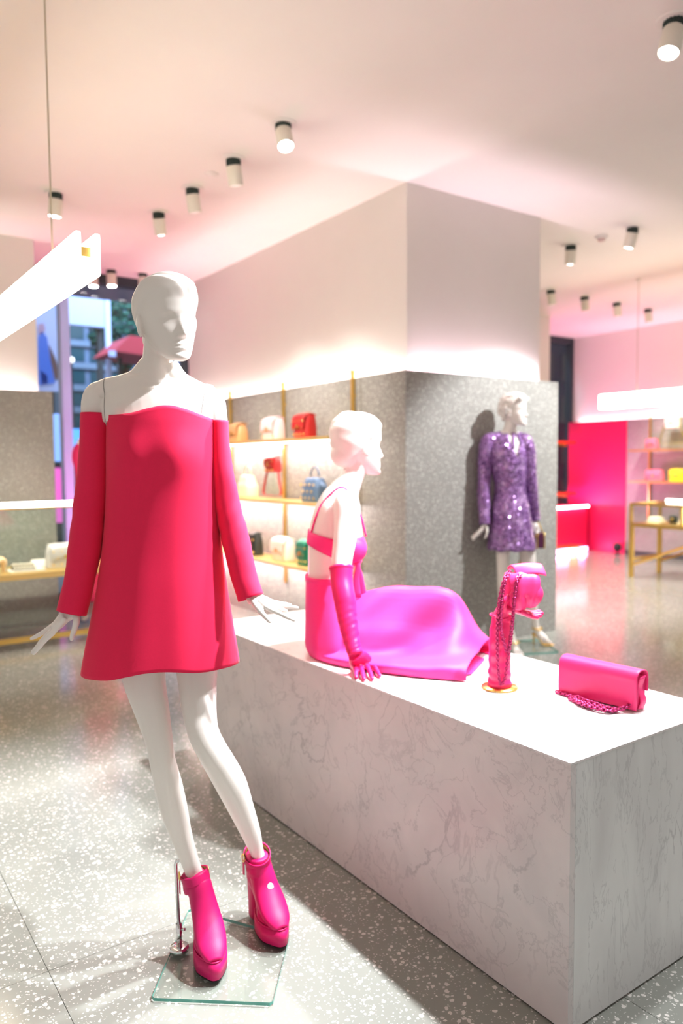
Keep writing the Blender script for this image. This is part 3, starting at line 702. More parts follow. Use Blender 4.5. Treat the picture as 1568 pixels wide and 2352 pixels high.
bm = bmesh.new(); tube(bm, [(rb.x, rb.y, .085), (rt.x, rt.y, rt.z-.01), (rt.x+.004, rt.y, rt.z), (rt.x+.016, rt.y, rt.z+.004), (rt.x+.05, rt.y-.01, rt.z-.002)], .0055, 14); mesh_obj('rod', bm, CHROME, gb, True)
bm = bmesh.new(); tube(bm, [(rb.x+.008, rb.y-.001, .075), (rb.x+.018, rb.y-.004, .075)], .004, 10); mesh_obj('set_screw', bm, CHROME, gb, True)
ca, cb = HP(446, 2006, .008), HP(590, 1962, .112)
make_boot('hot pink platform ankle boot nearest the camera, beside the chrome rod', H, ca, (-.028, .045), (.043, -.138), .012)
make_boot('hot pink platform ankle boot farther right, nearest the marble plinth', H, cb, (.118, .170), (.212, .004), .012)
# ================================================================== SEATED MANNEQUIN
S_ = Frame(onz(760, 1500, BZ)); SP = S_.P; SX = S_.px()
seat = thing('mannequin', 'seated white mannequin in bright pink bra top, long skirt and gloves on the marble plinth', 'mannequin'); place(seat, S_)
bm = bmesh.new()
add_head(bm, SP(823, 1022, .03), rad(118), rad(2), rad(0), 1.0, 'smooth')
loft(bm, [SP(822, 1050, .03), SP(814, 1080, .03), SP(804, 1105, .025), SP(790, 1130, .02), SP(780, 1160, .02)], [.050, .043, .045, .060, .080], [.045, .041, .044, .065, .09], 26, sub=5)
trs = [(1122, 765, 815, .055), (1140, 742, 822, .105), (1165, 726, 827, .135), (1200, 714, 830, .140), (1240, 707, 832, .132), (1290, 706, 818, .115), (1330, 706, 806, .112), (1400, 708, 808, .145), (1460, 708, 812, .165), (1495, 715, 806, .15)]
TZ = [SP(765, y, 0).z for y, *_ in trs][::-1]; TC = [SP((a+b)/2, y, 0).x for y, a, b, r in trs][::-1]; TRX = [(b-a)/2*SX for y, a, b, r in trs][::-1]; TRY = [r for *_, r in trs][::-1]
loft(bm, [Vector((c_, .02, z)) for c_, z in zip(TC, TZ)], TRX, TRY, 40, sub=4, power=2.1)
for s in (-1, 1): ellipsoid(bm, (TC[5]+.062, .02+s*.062, SP(820, 1252).z), (.046, .05, .05), 20)      # bust
def sarm(bm, pts, n=22):
    cs = [SP(x, y, dy) for x, y, r, dy in pts]; r = [q[2] for q in pts]; loft(bm, cs, r, r, n, sub=5)
near = [(792, 1142, .038, -.09), (797, 1162, .046, -.115), (796, 1200, .045, -.135), (790, 1250, .040, -.165), (784, 1300, .036, -.19), (790, 1370, .034, -.235), (799, 1430, .024, -.270), (803, 1455, .017, -.284)]
sarm(bm, near)
sarm(bm, [(792, 1140, .038, .13), (800, 1160, .044, .155), (798, 1210, .040, .18), (790, 1280, .034, .21), (792, 1340, .030, .22), (810, 1400, .024, .22), (825, 1430, .020, .21)])
# legs, under the skirt
loft(bm, [(.0, -.02, .09), (.14, -.02, .11), (.28, -.05, .13), (.40, -.09, .12), (.47, -.13, .07)], [.07, .07, .055, .045, .035], [.07, .07, .055, .045, .03], 20, side=(0, 1, 0), sub=5)
loft(bm, [(.0, .09, .08), (.15, .06, .09), (.31, .02, .09), (.42, -.04, .07), (.50, -.08, .035)], [.07, .06, .05, .040, .025], [.07, .06, .05, .040, .02], 20, side=(0, 1, 0), sub=5)
me = remesh(bm, .0035, 3, .5, 'body')
for v in me.vertices: v.co.z = max(v.co.z, .0015)
data_obj('body', me, MANNE, seat, True)
def on_torso(z, ang, off):
    """point on the torso ellipse; ang 0 = front (+x), 90 = far side, 180 = back, 270 = near side"""
    c_ = interp(TZ, TC, z); rx, ry = interp(TZ, TRX, z), interp(TZ, TRY, z); a = rad(ang)
    ca, sa = cos(a), sin(a); f = lambda v: math.copysign(abs(v)**(2/2.1), v)
    return Vector((c_+(rx+off)*f(ca), .02+(ry+off)*f(sa), z))
ZP = lambda py: SP(765, py, 0).z
# ---- bra top: band round the ribs and two cups, straps, ribbon
bm = bmesh.new(); rows = []
for lo in (0, .25, .5, .75, 1):
    ring = []
    for k in range(72):
        ang = 360*k/72; b = (1+cos(rad(ang)))/2           # 1 at the front
        ztop = ZP(1216)+(ZP(1250)-ZP(1216))*b; zbot = ZP(1246)+(ZP(1300)-ZP(1246))*b
        ring.append(on_torso(ztop+(zbot-ztop)*lo, ang, .0045))
    rows.append(ring)
grid(bm, rows, True, False); bra = mesh_obj('bra_top', bm, PINKSATIN, seat, True); solid(bra, .003, 0); bra['label'] = 'bright pink bra top with thin straps and a tie'
for s in (-1, 1):
    bm = bmesh.new(); ellipsoid(bm, (TC[5]+.066, .02+s*.060, SP(820, 1256).z), (.052, .058, .056), 28)
    for v in list(bm.verts):
        if v.co.z > SP(820, 1228).z or v.co.x < TC[5]+.045: bm.verts.remove(v)
    mesh_obj('cup', bm, PINKSATIN, bra, True)
for yb, ysh, px0 in ((-.045, -.085, 0), (.085, .115, 0)):
    bm = bmesh.new()
    a_ = 180+ (30 if yb < 0 else -30)
    p0 = on_torso(ZP(1220), a_, .004); p1 = on_torso(ZP(1185), a_+(6 if yb < 0 else -6), .005); p2 = on_torso(ZP(1150), a_+(14 if yb < 0 else -14), .007)
    p3 = Vector((SP(783, 1126).x, ysh, SP(783, 1126).z+.014)); p4 = Vector((SP(812, 1140).x, ysh, SP(812, 1148).z+.006)); p5 = Vector((SP(828, 1180).x, ysh*.9, SP(828, 1185).z)); p6 = Vector((SP(833, 1228).x+.01, ysh*.75, SP(833, 1228).z))
    tube(bm, [p0, p1, p2, p3, p4, p5, p6], .0036, 8, sub=5); mesh_obj('strap', bm, PINKSATIN, bra, True)
bm = bmesh.new(); loft(bm, [SP(826, 1286, -.02), SP(822, 1300, -.03), SP(826, 1320, -.03), SP(830, 1345, -.03), SP(836, 1375, -.03)], [.010, .007, .011, .013, .012], [.003]*5, 16, sub=4); mesh_obj('ribbon_tail', bm, PINKSATIN, bra, True)
bm = bmesh.new(); loft(bm, [SP(815, 1286, -.05), SP(822, 1300, -.055), SP(818, 1330, -.05), SP(822, 1372, -.05)], [.010, .009, .011, .012], [.003]*4, 16, sub=4); mesh_obj('ribbon_tail', bm, PINKSATIN, bra, True)
bm = bmesh.new(); ellipsoid(bm, SP(822, 1284, -.045), (.012, .016, .013), 16); mesh_obj('bow_knot', bm, PINKSATIN, bra, True)
# ---- skirt: hip part and the long draped part as one cloth volume
bm = bmesh.new()
hz = [(1322, 702, 806, .118), (1335, 701, 808, .122), (1380, 700, 811, .142), (1430, 699, 818, .160), (1470, 699, 822, .172), (1488, 706, 818, .166), (1496, 722, 806, .14)]
loft(bm, [Vector((SP((a+b)/2, y, 0).x, .02, SP(760, y, 0).z)) for y, a, b, r in hz], [(b-a)/2*SX for y, a, b, r in hz], [r for *_, r in hz], 56, sub=5, power=2.2,
     mod=lambda t, a: 1+.012*sin(9*a+1)*smooth01((t-.2)*2))
ST = [  # front-edge x, skew, then (y, z): front, fold top, crease, slope, ridge, far slope, far bottom
 (-.075, .10, [(-.120, .004), (-.125, .024), (-.105, .034), (-.08, .075), (.02, .12), (.12, .07), (.14, .003)]),
 (-.02, .20, [(-.195, .004), (-.195, .030), (-.145, .044), (-.115, .120), (.0, .215), (.14, .13), (.18, .003)]),
 (.09, .28, [(-.268, .004), (-.262, .034), (-.172, .044), (-.128, .135), (-.03, .252), (.12, .16), (.17, .003)]),
 (.19, .34, [(-.318, .004), (-.312, .036), (-.20, .044), (-.142, .125), (-.065, .262), (.08, .17), (.15, .003)]),
 (.28, .38, [(-.355, .004), (-.346, .040), (-.255, .052), (-.175, .118), (-.095, .264), (.05, .16), (.13, .003)]),
 (.355, .41, [(-.380, .004), (-.368, .044), (-.295, .066), (-.205, .125), (-.120, .225), (.02, .13), (.10, .003)]),
 (.41, .42, [(-.394, .004), (-.380, .040), (-.32, .060), (-.225, .088), (-.140, .112), (-.01, .08), (.07, .003)]),
 (.447, .42, [(-.400, .004), (-.388, .034), (-.33, .052), (-.235, .062), (-.150, .066), (-.04, .055), (.03, .003)])]
def st_ring(s, shrink=0.0):
    fx, sk, pts = s; P = [Vector((fx+sk*(y+.397), y, z)) for y, z in pts]
    g = Vector((fx+sk*(pts[3][0]+.397), (pts[0][0]+pts[-1][0])/2, .003)); ring = catmull(P, 8); bot = [ring[-1].lerp(ring[0], k/8) for k in range(1, 8)]
    R = ring+bot
    if shrink:
        c_ = sum(R, Vector())/len(R); R = [q+(c_-q).normalized()*shrink for q in R]
    return R
cols = [st_ring(s) for s in ST]; n = len(cols[0]); lines = [catmull([c_[k] for c_ in cols], 6) for k in range(n)]
rows = [[lines[k][i] for k in range(n)] for i in range(len(lines[0]))]
inner = st_ring(ST[-1], .009); inn2 = [q+Vector((-.10, .05, 0)) for q in st_ring(ST[-1], .016)]
rows += [inner, inn2]
grid(bm, rows)
me = remesh(bm, .0032, 5, .5, 'skirt')
for v in me.vertices:                                        # soft diagonal cloth folds
    x, y, z = v.co
    if z > .02 and x > .02:
        d = .006*sin(26*(x*.9-y*1.2-z*.8)+.6*sin(9*x))*smooth01((x-.02)/.12)*smooth01((z-.02)/.05)
        v.co.y -= d; v.co.z += d*.6
for v in me.vertices: v.co.z = max(v.co.z, .0012)
skirt = data_obj('long_skirt', me, PINKSATIN, seat, True); skirt['label'] = 'bright pink long skirt spread over the plinth'
bm = bmesh.new(); rows = []
for py in (1321, 1334):
    q = [(702, 806, .121)]; rows.append([Vector((SP(754, py).x+(53.5*SX+.002)*cos(a), .02+.123*sin(a), SP(760, py, 0).z)) for a in [2*pi*k/64 for k in range(64)]])
grid(bm, rows, True, False); o = mesh_obj('waistband', bm, PINKSATIN, skirt, True); solid(o, .004, 1)
# ---- gloves
def glove(arm_pts, knuck, fingers, thumb, label):
    bm = bmesh.new()
    cs = [SP(x, y, dy) for x, y, r, dy in arm_pts]; r = [q[2]+.0045 for q in arm_pts]
    def md(t, a): return 1+(.026*sin(t*52+2.4*sin(a+.6)+1.3*sin(2*a+t*9))+.018*sin(t*95+3.1*sin(a*1.0+1.7)))*smooth01((t-.12)*2)*exp(-((t-.78)/.40)**2)+.014*sin(t*21+a)
    loft(bm, cs, r, r, 40, sub=14, mod=md)
    if knuck:
        palm(bm, cs[-1], knuck, .0135, (.026, .022))
        for f in fingers: finger(bm, f, .0098, .0072)
        finger(bm, thumb, .0108, .0078)
    me = remesh(bm, .0026, 2, .5, 'glove')
    for v in me.vertices: v.co.z = max(v.co.z, .001)
    o = data_obj('long_glove', me, mat('pink glove leather', (.70, .012, .13), .36, spec=.5), seat, True); o['label'] = label
    # cuff hem
    bm = bmesh.new(); d = (cs[1]-cs[0]).normalized(); loft(bm, [cs[0]-d*.002, cs[0]+d*.004, cs[0]+d*.010], [r[0]+.001, r[0]+.0025, r[0]+.001], [r[0]+.001, r[0]+.0025, r[0]+.001], 32, cap=False); mesh_obj('cuff_hem', bm, MATS['pink glove leather'], o, True)
def zc(px, py, z): return S_.L(onz(px, py, BZ+z))
ga = [(783, 1302, .036, -.192), (785, 1335, .035, -.21), (791, 1375, .034, -.238), (796, 1410, .0305, -.258), (802, 1446, .027, -.278), (811, 1485, .0225, -.303), (816, 1503, .022, -.314)]
k0, k1 = zc(812, 1531, .022), zc(852, 1522, .024)
fs = []
for tip, kn in (((818, 1556), (815, 1532)), ((836, 1560), (827, 1531)), ((855, 1559), (840, 1528)), ((872, 1552), (851, 1523))):
    a_, b_ = zc(*kn, .022), zc(*tip, .009); fs.append([zc((kn[0]+816)/2, (kn[1]+1506)/2, .026), a_, a_.lerp(b_, .45)+Vector((0, 0, .006)), b_.lerp(a_, .2)+Vector((0, 0, .002)), b_])
th = [zc(822, 1505, .026), zc(845, 1509, .026), zc(858, 1515, .02), zc(868, 1524, .014)]
glove(ga, (k0, k1), fs, th, 'long magenta pink leather opera glove planted on the plinth')
glove([(790, 1280, .034, .21), (790, 1310, .032, .215), (792, 1340, .030, .22), (810, 1400, .024, .22), (825, 1430, .020, .21)], None, None, None, 'long pink glove on the far arm')
# ================================================================== GLOVED HAND STAND, ROSE BAG, CLUTCH
def chain_mesh(bm, pts, r=.0022, pitch=.0075, sub=8):
    """rope-like chain: oval links, each turned a quarter against the next"""
    P = catmull(pts, sub); L_ = [0]
    for a, b in zip(P[:-1], P[1:]): L_.append(L_[-1]+(b-a).length)
    tot = L_[-1]; k = max(2, int(tot/pitch)); j = 0
    for i in range(k):
        s = tot*(i+.5)/k
        while L_[j+1] < s: j += 1
        u = (s-L_[j])/max(1e-9, L_[j+1]-L_[j]); p = P[j].lerp(P[j+1], u); t = (P[j+1]-P[j]).normalized()
        o = t.orthogonal().normalized(); q = t.cross(o); ang = (i % 2)*pi/2+.6; s1 = o*cos(ang)+q*sin(ang); s2 = t.cross(s1)
        rows = []; m, n = 8, 5
        for a in range(m):
            th = 2*pi*a/m; c_ = p+t*(pitch*.62*cos(th))+s1*(r*1.25*sin(th)); d = (t*cos(th)+s1*sin(th)).normalized()
            rows.append([bm.verts.new(c_+(d*cos(2*pi*b/n)+s2*sin(2*pi*b/n))*r*.78) for b in range(n)])
        for a in range(m):
            for b in range(n): bm.faces.new((rows[a][b], rows[(a+1) % m][b], rows[(a+1) % m][(b+1) % n], rows[a][(b+1) % n]))
A_ = Frame(onz(1147, 1580, BZ)); AP = A_.P; AX = A_.px()
gs = thing('glove_stand', 'upright pink gloved forearm stand on a round gold base holding the rose bag', 'display stand'); place(gs, A_)
bm = bmesh.new(); lathe(bm, [(.0565, .0005), (.0575, .002), (.0575, .005), (.0565, .0065)], 48); mesh_obj('gold_base', bm, GOLD, gs, True)
bm = bmesh.new()
def md(t, a): return 1+.05*sin(t*52+1.3*sin(a*2)+a)*(1-.5*t)*exp(-((t-.1)/.3)**2)+.030*sin(t*38+1.8*sin(a))
loft(bm, [AP(1147, 1572, 0)+Vector((0, 0, -.006)), AP(1147, 1545, 0), AP(1147, 1505, 0), AP(1147, 1465, 0), AP(1150, 1430, 0), AP(1156, 1408, 0)], [.0375, .0355, .034, .0325, .030, .0275], [.0375, .0355, .034, .0325, .031, .028], 40, sub=12, mod=md)
loft(bm, [AP(1148, 1420, 0), AP(1158, 1400, -.004), AP(1176, 1397, -.006), AP(1198, 1405, -.006), AP(1210, 1409, -.006)], [.029, .030, .032, .034, .030], [.026, .021, .014, .011, .008], 26, side=(0, 1, 0), sub=6)
for pts in ([(1195, 1404, -.036), (1210, 1411, -.038), (1222, 1416, -.038), (1234, 1418, -.037)], [(1198, 1404, -.016), (1216, 1411, -.017), (1228, 1414, -.017), (1241, 1414, -.016)],
            [(1198, 1404, .004), (1216, 1409, .004), (1230, 1410, .004), (1244, 1409, .004)], [(1196, 1403, .022), (1212, 1407, .023), (1226, 1407, .023), (1238, 1404, .022)]):
    finger(bm, [AP(*q) for q in pts], .0084, .0066)
finger(bm, [AP(1160, 1404, -.020), AP(1156, 1392, -.036), AP(1160, 1380, -.042), AP(1168, 1370, -.040)], .0112, .0082)
me = remesh(bm, .0019, 1, .5, 'glove'); data_obj('leather_glove', me, mat('stand glove leather', (.74, .018, .14), .38, spec=.5), gs, True)
bm = bmesh.new(); pts = [AP(1151, 1418, 0)+Vector((.030*cos(a)-.004, .031*sin(a), .004*cos(a)+(.012 if cos(a) < -.6 else 0))) for a in [2*pi*k/32 for k in range(33)]]
tube(bm, pts, .0034, 8); mesh_obj('glove_cuff_fold', bm, MATS['stand glove leather'], gs, True)
# ---- rose bag resting on the palm
bc = AP(1196, 1392, -.006); bag = thing('flower_handbag', 'small pink leather handbag folded like a rose, lying in the gloved palm', 'handbag', A_.o+A_.R @ bc, -YAW+rad(6)); bag.rotation_euler = (rad(4), rad(-3), -YAW)
BXM = A_.px()
def bp(px, py, dy): return AP(px, py, dy)-bc
bm = bmesh.new()
loft(bm, [Vector((.002, 0, .001)), Vector((.002, 0, .012)), Vector((.0, 0, .045)), Vector((-.002, 0, .080)), Vector((-.004, 0, .098)), Vector((-.004, 0, .104))], [.040, .050, .052, .047, .040, .030], [.026, .034, .036, .032, .024, .014], 40, power=2.7, sub=6)
mesh_obj('pouch', bm, PINKLEATHER, bag, True)
bm = bmesh.new(); rows = []
prof = [(.012, .022, .094), (.022, .000, .110), (.024, -.018, .112), (.024, -.036, .102), (.022, -.046, .084), (.018, -.050, .066), (.012, -.052, .050), (.006, -.050, .036)]
pp = catmull([Vector((0, b, c_)) for a, b, c_ in prof], 5)
for i, q in enumerate(pp):
    u = i/(len(pp)-1); half = .046-.012*smooth01((u-.5)/.5); row = []
    for k in range(25):
        v = -1+2*k/24; curl = .010*abs(v)**3*(1-u*.4)
        row.append(Vector((v*half+.004+.006*u, q.y+curl*1.3-.004*cos(v*5+u*4)*u, q.z-.012*abs(v)**2.2*(1-u)-.004*sin(v*6)*u)))
    rows.append(row)
grid(bm, rows, False, False); o = mesh_obj('folded_flap', bm, PINKLEATHER, bag, True); solid(o, .005, 0); sd = o.modifiers.new('b', 'BEVEL'); sd.width = .0015; sd.segments = 2
for k, (sx, rot, sc, zz) in enumerate(((.022, .5, 1.0, .052), (-.012, -.35, 1.05, .046), (.034, 1.05, .85, .060))):     # petal folds on the front
    bm = bmesh.new(); rows = []
    for i in range(13):
        u = i/12; row = []
        for j in range(13):
            v = -1+2*j/12; w_ = .030*sc*sin(pi*min(1, .12+u*.88))**.6
            x = v*w_; z = u*.072*sc; y = -.020*cos(v*1.35)*sin(pi*(.15+.8*u))-.006*u+.003*abs(v)
            row.append(Vector((sx+(x*cos(rot*.5)+.010*u*rot), -.030+y, zz-.048+z)))
        rows.append(row)
    grid(bm, rows, False, False); o = mesh_obj('petal', bm, PINKLEATHER, bag, True); solid(o, .0035, 0)
bm = bmesh.new(); box(bm, -.045, .020, -.006, .022, .100, .106, .002); o = mesh_obj('raised_flap_back', bm, PINKLEATHER, bag)
bm = bmesh.new(); rows = []
for i in range(15):
    u = i/14; row = []
    for j in range(17):
        v = -1+2*j/16; row.append(Vector((.012+v*.046+.018*u, .030-.056*u, .108+.026*sin(pi*(.10+.75*u))-.010*v*v*u-.030*max(0, u-.6))))
    rows.append(row)
grid(bm, rows, False, False); o = mesh_obj('top_flap', bm, PINKLEATHER, bag, True); solid(o, .006, 0); sd = o.modifiers.new('b', 'BEVEL'); sd.width = .002; sd.segments = 2
for x, y, z in ((-.036, -.012, .112), (-.018, -.016, .108), (.004, -.012, .115), (.022, -.020, .108)):
    bm = bmesh.new(); pts = [Vector((x+.0055*cos(a), y, z+.0055*sin(a))) for a in [2*pi*k/14 for k in range(15)]]; tube(bm, pts, .0014, 7); mesh_obj('ring', bm, mat('polished pink metal', (.95, .55, .68), .12, 1.0), bag, True)
def cb(px, py, dy): return bag_inv @ (A_.o+A_.R @ AP(px, py, dy))
bpy.context.view_layer.update(); bag_inv = bag.matrix_world.inverted()
for pts in ([(1170, 1310, -.03), (1158, 1330, -.052), (1148, 1370, -.060), (1142, 1430, -.060), (1142, 1500, -.056), (1146, 1560, -.052), (1152, 1571, -.050), (1160, 1555, -.050), (1168, 1500, -.052), (1176, 1440, -.056), (1180, 1380, -.064), (1186, 1335, -.058), (1192, 1318, -.04)],
            [(1172, 1312, -.028), (1160, 1335, -.056), (1152, 1385, -.064), (1150, 1440, -.064), (1158, 1480, -.062), (1164, 1496, -.060), (1170, 1480, -.060), (1176, 1430, -.062), (1182, 1375, -.068), (1188, 1335, -.06), (1200, 1320, -.045)]):
    bm = bmesh.new(); chain_mesh(bm, [cb(*q) for q in pts], .0032, .0080); mesh_obj('chain_strap', bm, PINKCHAIN, bag, True)
# ---- clutch: stands on its long side along the plinth
c0, c1 = onz(1284, 1592, BZ), onz(1462, 1638, BZ); d = (c1-c0); CL = d.length; ang = atan2(d.y, d.x); mid = (c0+c1)/2
nrm = Vector((-d.y, d.x, 0)).normalized()
if nrm.x < 0: nrm = -nrm
cl = thing('clutch_bag', 'long pink leather clutch with a lacquered chain lying along its front on the plinth', 'clutch', mid+nrm*.030, ang)
hh = .112; hl = CL/2-.002
sgn = 1 if (Matrix.Rotation(ang, 3, 'Z') @ Vector((0, 1, 0))).dot(nrm) > 0 else -1       # local y*sgn points to the back
def prism(bm, prof, x0, x1, sub=5, nx=2, tilt=None):
    pr = catmull([Vector((0, sgn*y, z)) for y, z in prof], sub); rows = []
    for i in range(nx+1):
        x = x0+(x1-x0)*i/nx; rows.append([Vector((x, q.y+(tilt(x, q) if tilt else 0), q.z)) for q in pr])
    return grid(bm, rows, False, False)
bm = bmesh.new(); loft(bm, [(-hl+.004, 0, .052), (0, 0, .052), (hl-.004, 0, .052)], [.026, .028, .026], [.048, .050, .048], 40, side=(0, 1, 0), power=4.5, sub=8); mesh_obj('body', bm, PINKLEATHER, cl, True)
bm = bmesh.new(); prism(bm, [(.030, .052), (.032, .080), (.031, .098), (.024, .111), (.006, .117), (-.014, .116), (-.027, .107), (-.032, .092), (-.0335, .060), (-.034, .030), (-.033, .006)], -hl-.002, hl+.002, 5, 24, lambda x, q: .002*sin(x*22)*sgn*(1 if q.z < .09 else .2)); o = mesh_obj('flap', bm, PINKLEATHER, cl, True); solid(o, .0045, 0); b_ = o.modifiers.new('b', 'BEVEL'); b_.width = .0016; b_.segments = 2
for s in (-1, 1):
    bm = bmesh.new(); loft(bm, [(s*(hl-.003), 0, .004), (s*(hl+.003), sgn*.004, .03), (s*(hl-.006), sgn*.002, .062), (s*(hl+.002), 0, .10)], [.018, .017, .013, .018], [.003, .004, .003, .003], 16, side=(0, 1, 0), sub=6); mesh_obj('gusset', bm, PINKLEATHER, cl, True)
bpy.context.view_layer.update(); ci = cl.matrix_world.inverted()
def cz(px, py, z): return ci @ onz(px, py, BZ+z+.0025)
for pts, nm in (([cz(1276, 1588, .004), cz(1300, 1596, .004), cz(1330, 1606, .004), cz(1350, 1612, .005), cz(1380, 1622, .005), cz(1410, 1629, .006), cz(1432, 1626, .012), cz(1450, 1614, .022), cz(1462, 1598, .040), cz(1468, 1575, .065), cz(1470, 1560, .088)], 'chain_strap'),
                ([cz(1306, 1604, .004), cz(1330, 1614, .004), cz(1352, 1622, .005), cz(1380, 1627, .005), cz(1400, 1630, .006), cz(1372, 1618, .010), cz(1345, 1610, .012), cz(1325, 1600, .014), cz(1318, 1602, .010), cz(1330, 1614, .009), cz(1360, 1624, .009), cz(1395, 1631, .009), cz(1415, 1632, .005)], 'chain_loop'),
                ([cz(1322, 1610, .005), cz(1350, 1618, .011), cz(1385, 1626, .012), cz(1418, 1631, .006)], 'chain_loop')):
    bm = bmesh.new(); chain_mesh(bm, pts, .0038, .0088); mesh_obj(nm, bm, mat('pink crystal chain', (.55, .05, .20), .2, .75), cl, True)
# ================================================================== PURPLE SEQUINNED MANNEQUIN
def sequin(name, col, dark):
    m = bpy.data.materials.new(name); m.use_nodes = True; N, L = nodes(m); b = N['Principled BSDF']
    tc = N.new('ShaderNodeTexCoord')
    v = N.new('ShaderNodeTexVoronoi'); v.inputs['Scale'].default_value = 95; L.new(tc.outputs['Object'], v.inputs['Vector'])
    sep = N.new('ShaderNodeSeparateColor'); L.new(v.outputs['Color'], sep.inputs['Color'])
    mx = N.new('ShaderNodeMix'); mx.data_type = 'RGBA'; mx.inputs['A'].default_value = (*dark, 1); mx.inputs['B'].default_value = (*col, 1); L.new(sep.outputs['Red'], mx.inputs['Factor'])
    n = N.new('ShaderNodeTexNoise'); n.inputs['Scale'].default_value = 16; n.inputs['Detail'].default_value = 4; L.new(tc.outputs['Object'], n.inputs['Vector'])
    mx2 = N.new('ShaderNodeMix'); mx2.data_type = 'RGBA'; mx2.inputs['B'].default_value = (.55, .36, .62, 1); L.new(mx.outputs['Result'], mx2.inputs['A'])
    mr = N.new('ShaderNodeMapRange'); mr.inputs['From Min'].default_value = .5; mr.inputs['From Max'].default_value = .72; mr.inputs['To Max'].default_value = .7; L.new(n.outputs['Fac'], mr.inputs['Value']); L.new(mr.outputs['Result'], mx2.inputs['Factor'])
    L.new(mx2.outputs['Result'], b.inputs['Base Color'])
    vm = N.new('ShaderNodeVectorMath'); vm.operation = 'SUBTRACT'; vm.inputs[1].default_value = (.5, .5, .5); L.new(v.outputs['Color'], vm.inputs[0])
    sc = N.new('ShaderNodeVectorMath'); sc.operation = 'SCALE'; sc.inputs['Scale'].default_value = .75; L.new(vm.outputs[0], sc.inputs[0])
    geo = N.new('ShaderNodeNewGeometry'); ad = N.new('ShaderNodeVectorMath'); ad.operation = 'ADD'; L.new(geo.outputs['Normal'], ad.inputs[0]); L.new(sc.outputs[0], ad.inputs[1])
    nm = N.new('ShaderNodeVectorMath'); nm.operation = 'NORMALIZE'; L.new(ad.outputs[0], nm.inputs[0]); L.new(nm.outputs[0], b.inputs['Normal'])
    b.inputs['Metallic'].default_value = .35; b.inputs['Roughness'].default_value = .22
    MATS[name] = m; return m
SEQ = sequin('purple sequins', (.46, .24, .58), (.09, .03, .14))
Q = Frame(onz(1195, 1488)); QP = Q.P; QX = Q.px()
pur = thing('mannequin', 'distant white mannequin with curly hair in a purple sequinned shirt dress before the stone column', 'mannequin'); place(pur, Q)
bm = bmesh.new()
add_head(bm, QP(1181, 945, 0), rad(48), rad(-2), 0, .98, 'curls')
loft(bm, [QP(1178, 955, .02), QP(1170, 985, .02), QP(1166, 1000, .02), QP(1165, 1015, .02)], [.050, .046, .055, .085], [.05, .046, .055, .07], 20, sub=5)
for pts in (([(1168, 996), (1145, 1006), (1122, 1018)]), ([(1168, 996), (1190, 1006), (1206, 1018)])):
    loft(bm, [QP(x, y, .01) for x, y in pts], [.030, .036, .036], [.04, .042, .04], 16, side=(0, 1, 0), sub=5)
prow = [(1003, 1135, 1196, .05), (1022, 1128, 1202, .085), (1055, 1130, 1204, .105), (1085, 1135, 1203, .10), (1120, 1140, 1200, .085), (1165, 1133, 1210, .105), (1205, 1130, 1216, .11), (1245, 1136, 1220, .10)]
loft(bm, [QP((a+b)/2, y, 0) for y, a, b, r in prow], [(b-a)/2*QX for y, a, b, r in prow], [r for *_, r in prow], 30, sub=4)
AR1 = [(1121, 1014, .040, .0), (1116, 1035, .040, 0), (1113, 1080, .034, 0), (1111, 1130, .030, -.02), (1112, 1180, .024, -.04), (1113, 1205, .021, -.05)]
AR2 = [(1206, 1014, .038, .0), (1212, 1035, .038, 0), (1216, 1080, .033, .02), (1220, 1130, .030, .05), (1226, 1175, .024, .09), (1229, 1195, .021, .10)]
for ar in (AR1, AR2): loft(bm, [QP(x, y, d) for x, y, r, d in ar], [q[2] for q in ar], [q[2] for q in ar], 18, sub=5)
palm(bm, QP(1112, 1203, -.05), (QP(1103, 1220, -.075), QP(1108, 1220, -.02)), .013, (.022, .02))
for pts in ([(1108, 1212, -.07), (1098, 1224, -.075), (1090, 1232, -.075), (1084, 1238, -.075)], [(1108, 1212, -.055), (1098, 1227, -.055), (1091, 1235, -.055), (1086, 1241, -.055)], [(1106, 1212, -.035), (1096, 1222, -.035), (1088, 1229, -.035), (1082, 1234, -.035)], [(1112, 1212, -.02), (1102, 1224, -.02), (1096, 1230, -.02), (1091, 1234, -.02)], [(1117, 1208, -.06), (1118, 1220, -.075), (1116, 1230, -.078), (1113, 1236, -.078)]):
    finger(bm, [QP(*q) for q in pts], .010, .007)
palm(bm, QP(1229, 1195, .10), (QP(1232, 1210, .08), QP(1234, 1210, .13)), .013, (.021, .02))
for dy in (.08, .097, .113, .13): finger(bm, [QP(1231, 1204, dy), QP(1235, 1215, dy), QP(1234, 1224, dy-.012), QP(1230, 1226, dy-.022)], .010, .007)
finger(bm, [QP(1228, 1200, .08), QP(1228, 1212, .06), QP(1231, 1222, .06)], .011, .007)
def qleg(rows): loft(bm, [QP((a+b)/2, y, d) for y, a, b, d in rows], [(b-a)/2*Q.px(d)*.97 for y, a, b, d in rows], [(b-a)/2*Q.px(d) for y, a, b, d in rows], 22, sub=5)
qleg([(1225, 1134, 1174, -.01), (1265, 1138, 1172, -.03), (1310, 1140, 1168, -.05), (1350, 1142, 1165, -.06), (1390, 1146, 1171, -.04), (1430, 1156, 1176, -.02), (1465, 1168, 1184, -.01), (1482, 1172, 1188, -.02)])
qleg([(1225, 1180, 1222, .01), (1265, 1190, 1229, .03), (1310, 1196, 1230, .04), (1345, 1202, 1230, .05), (1380, 1207, 1234, .09), (1415, 1216, 1236, .12), (1438, 1222, 1238, .13), (1450, 1226, 1242, .13)])
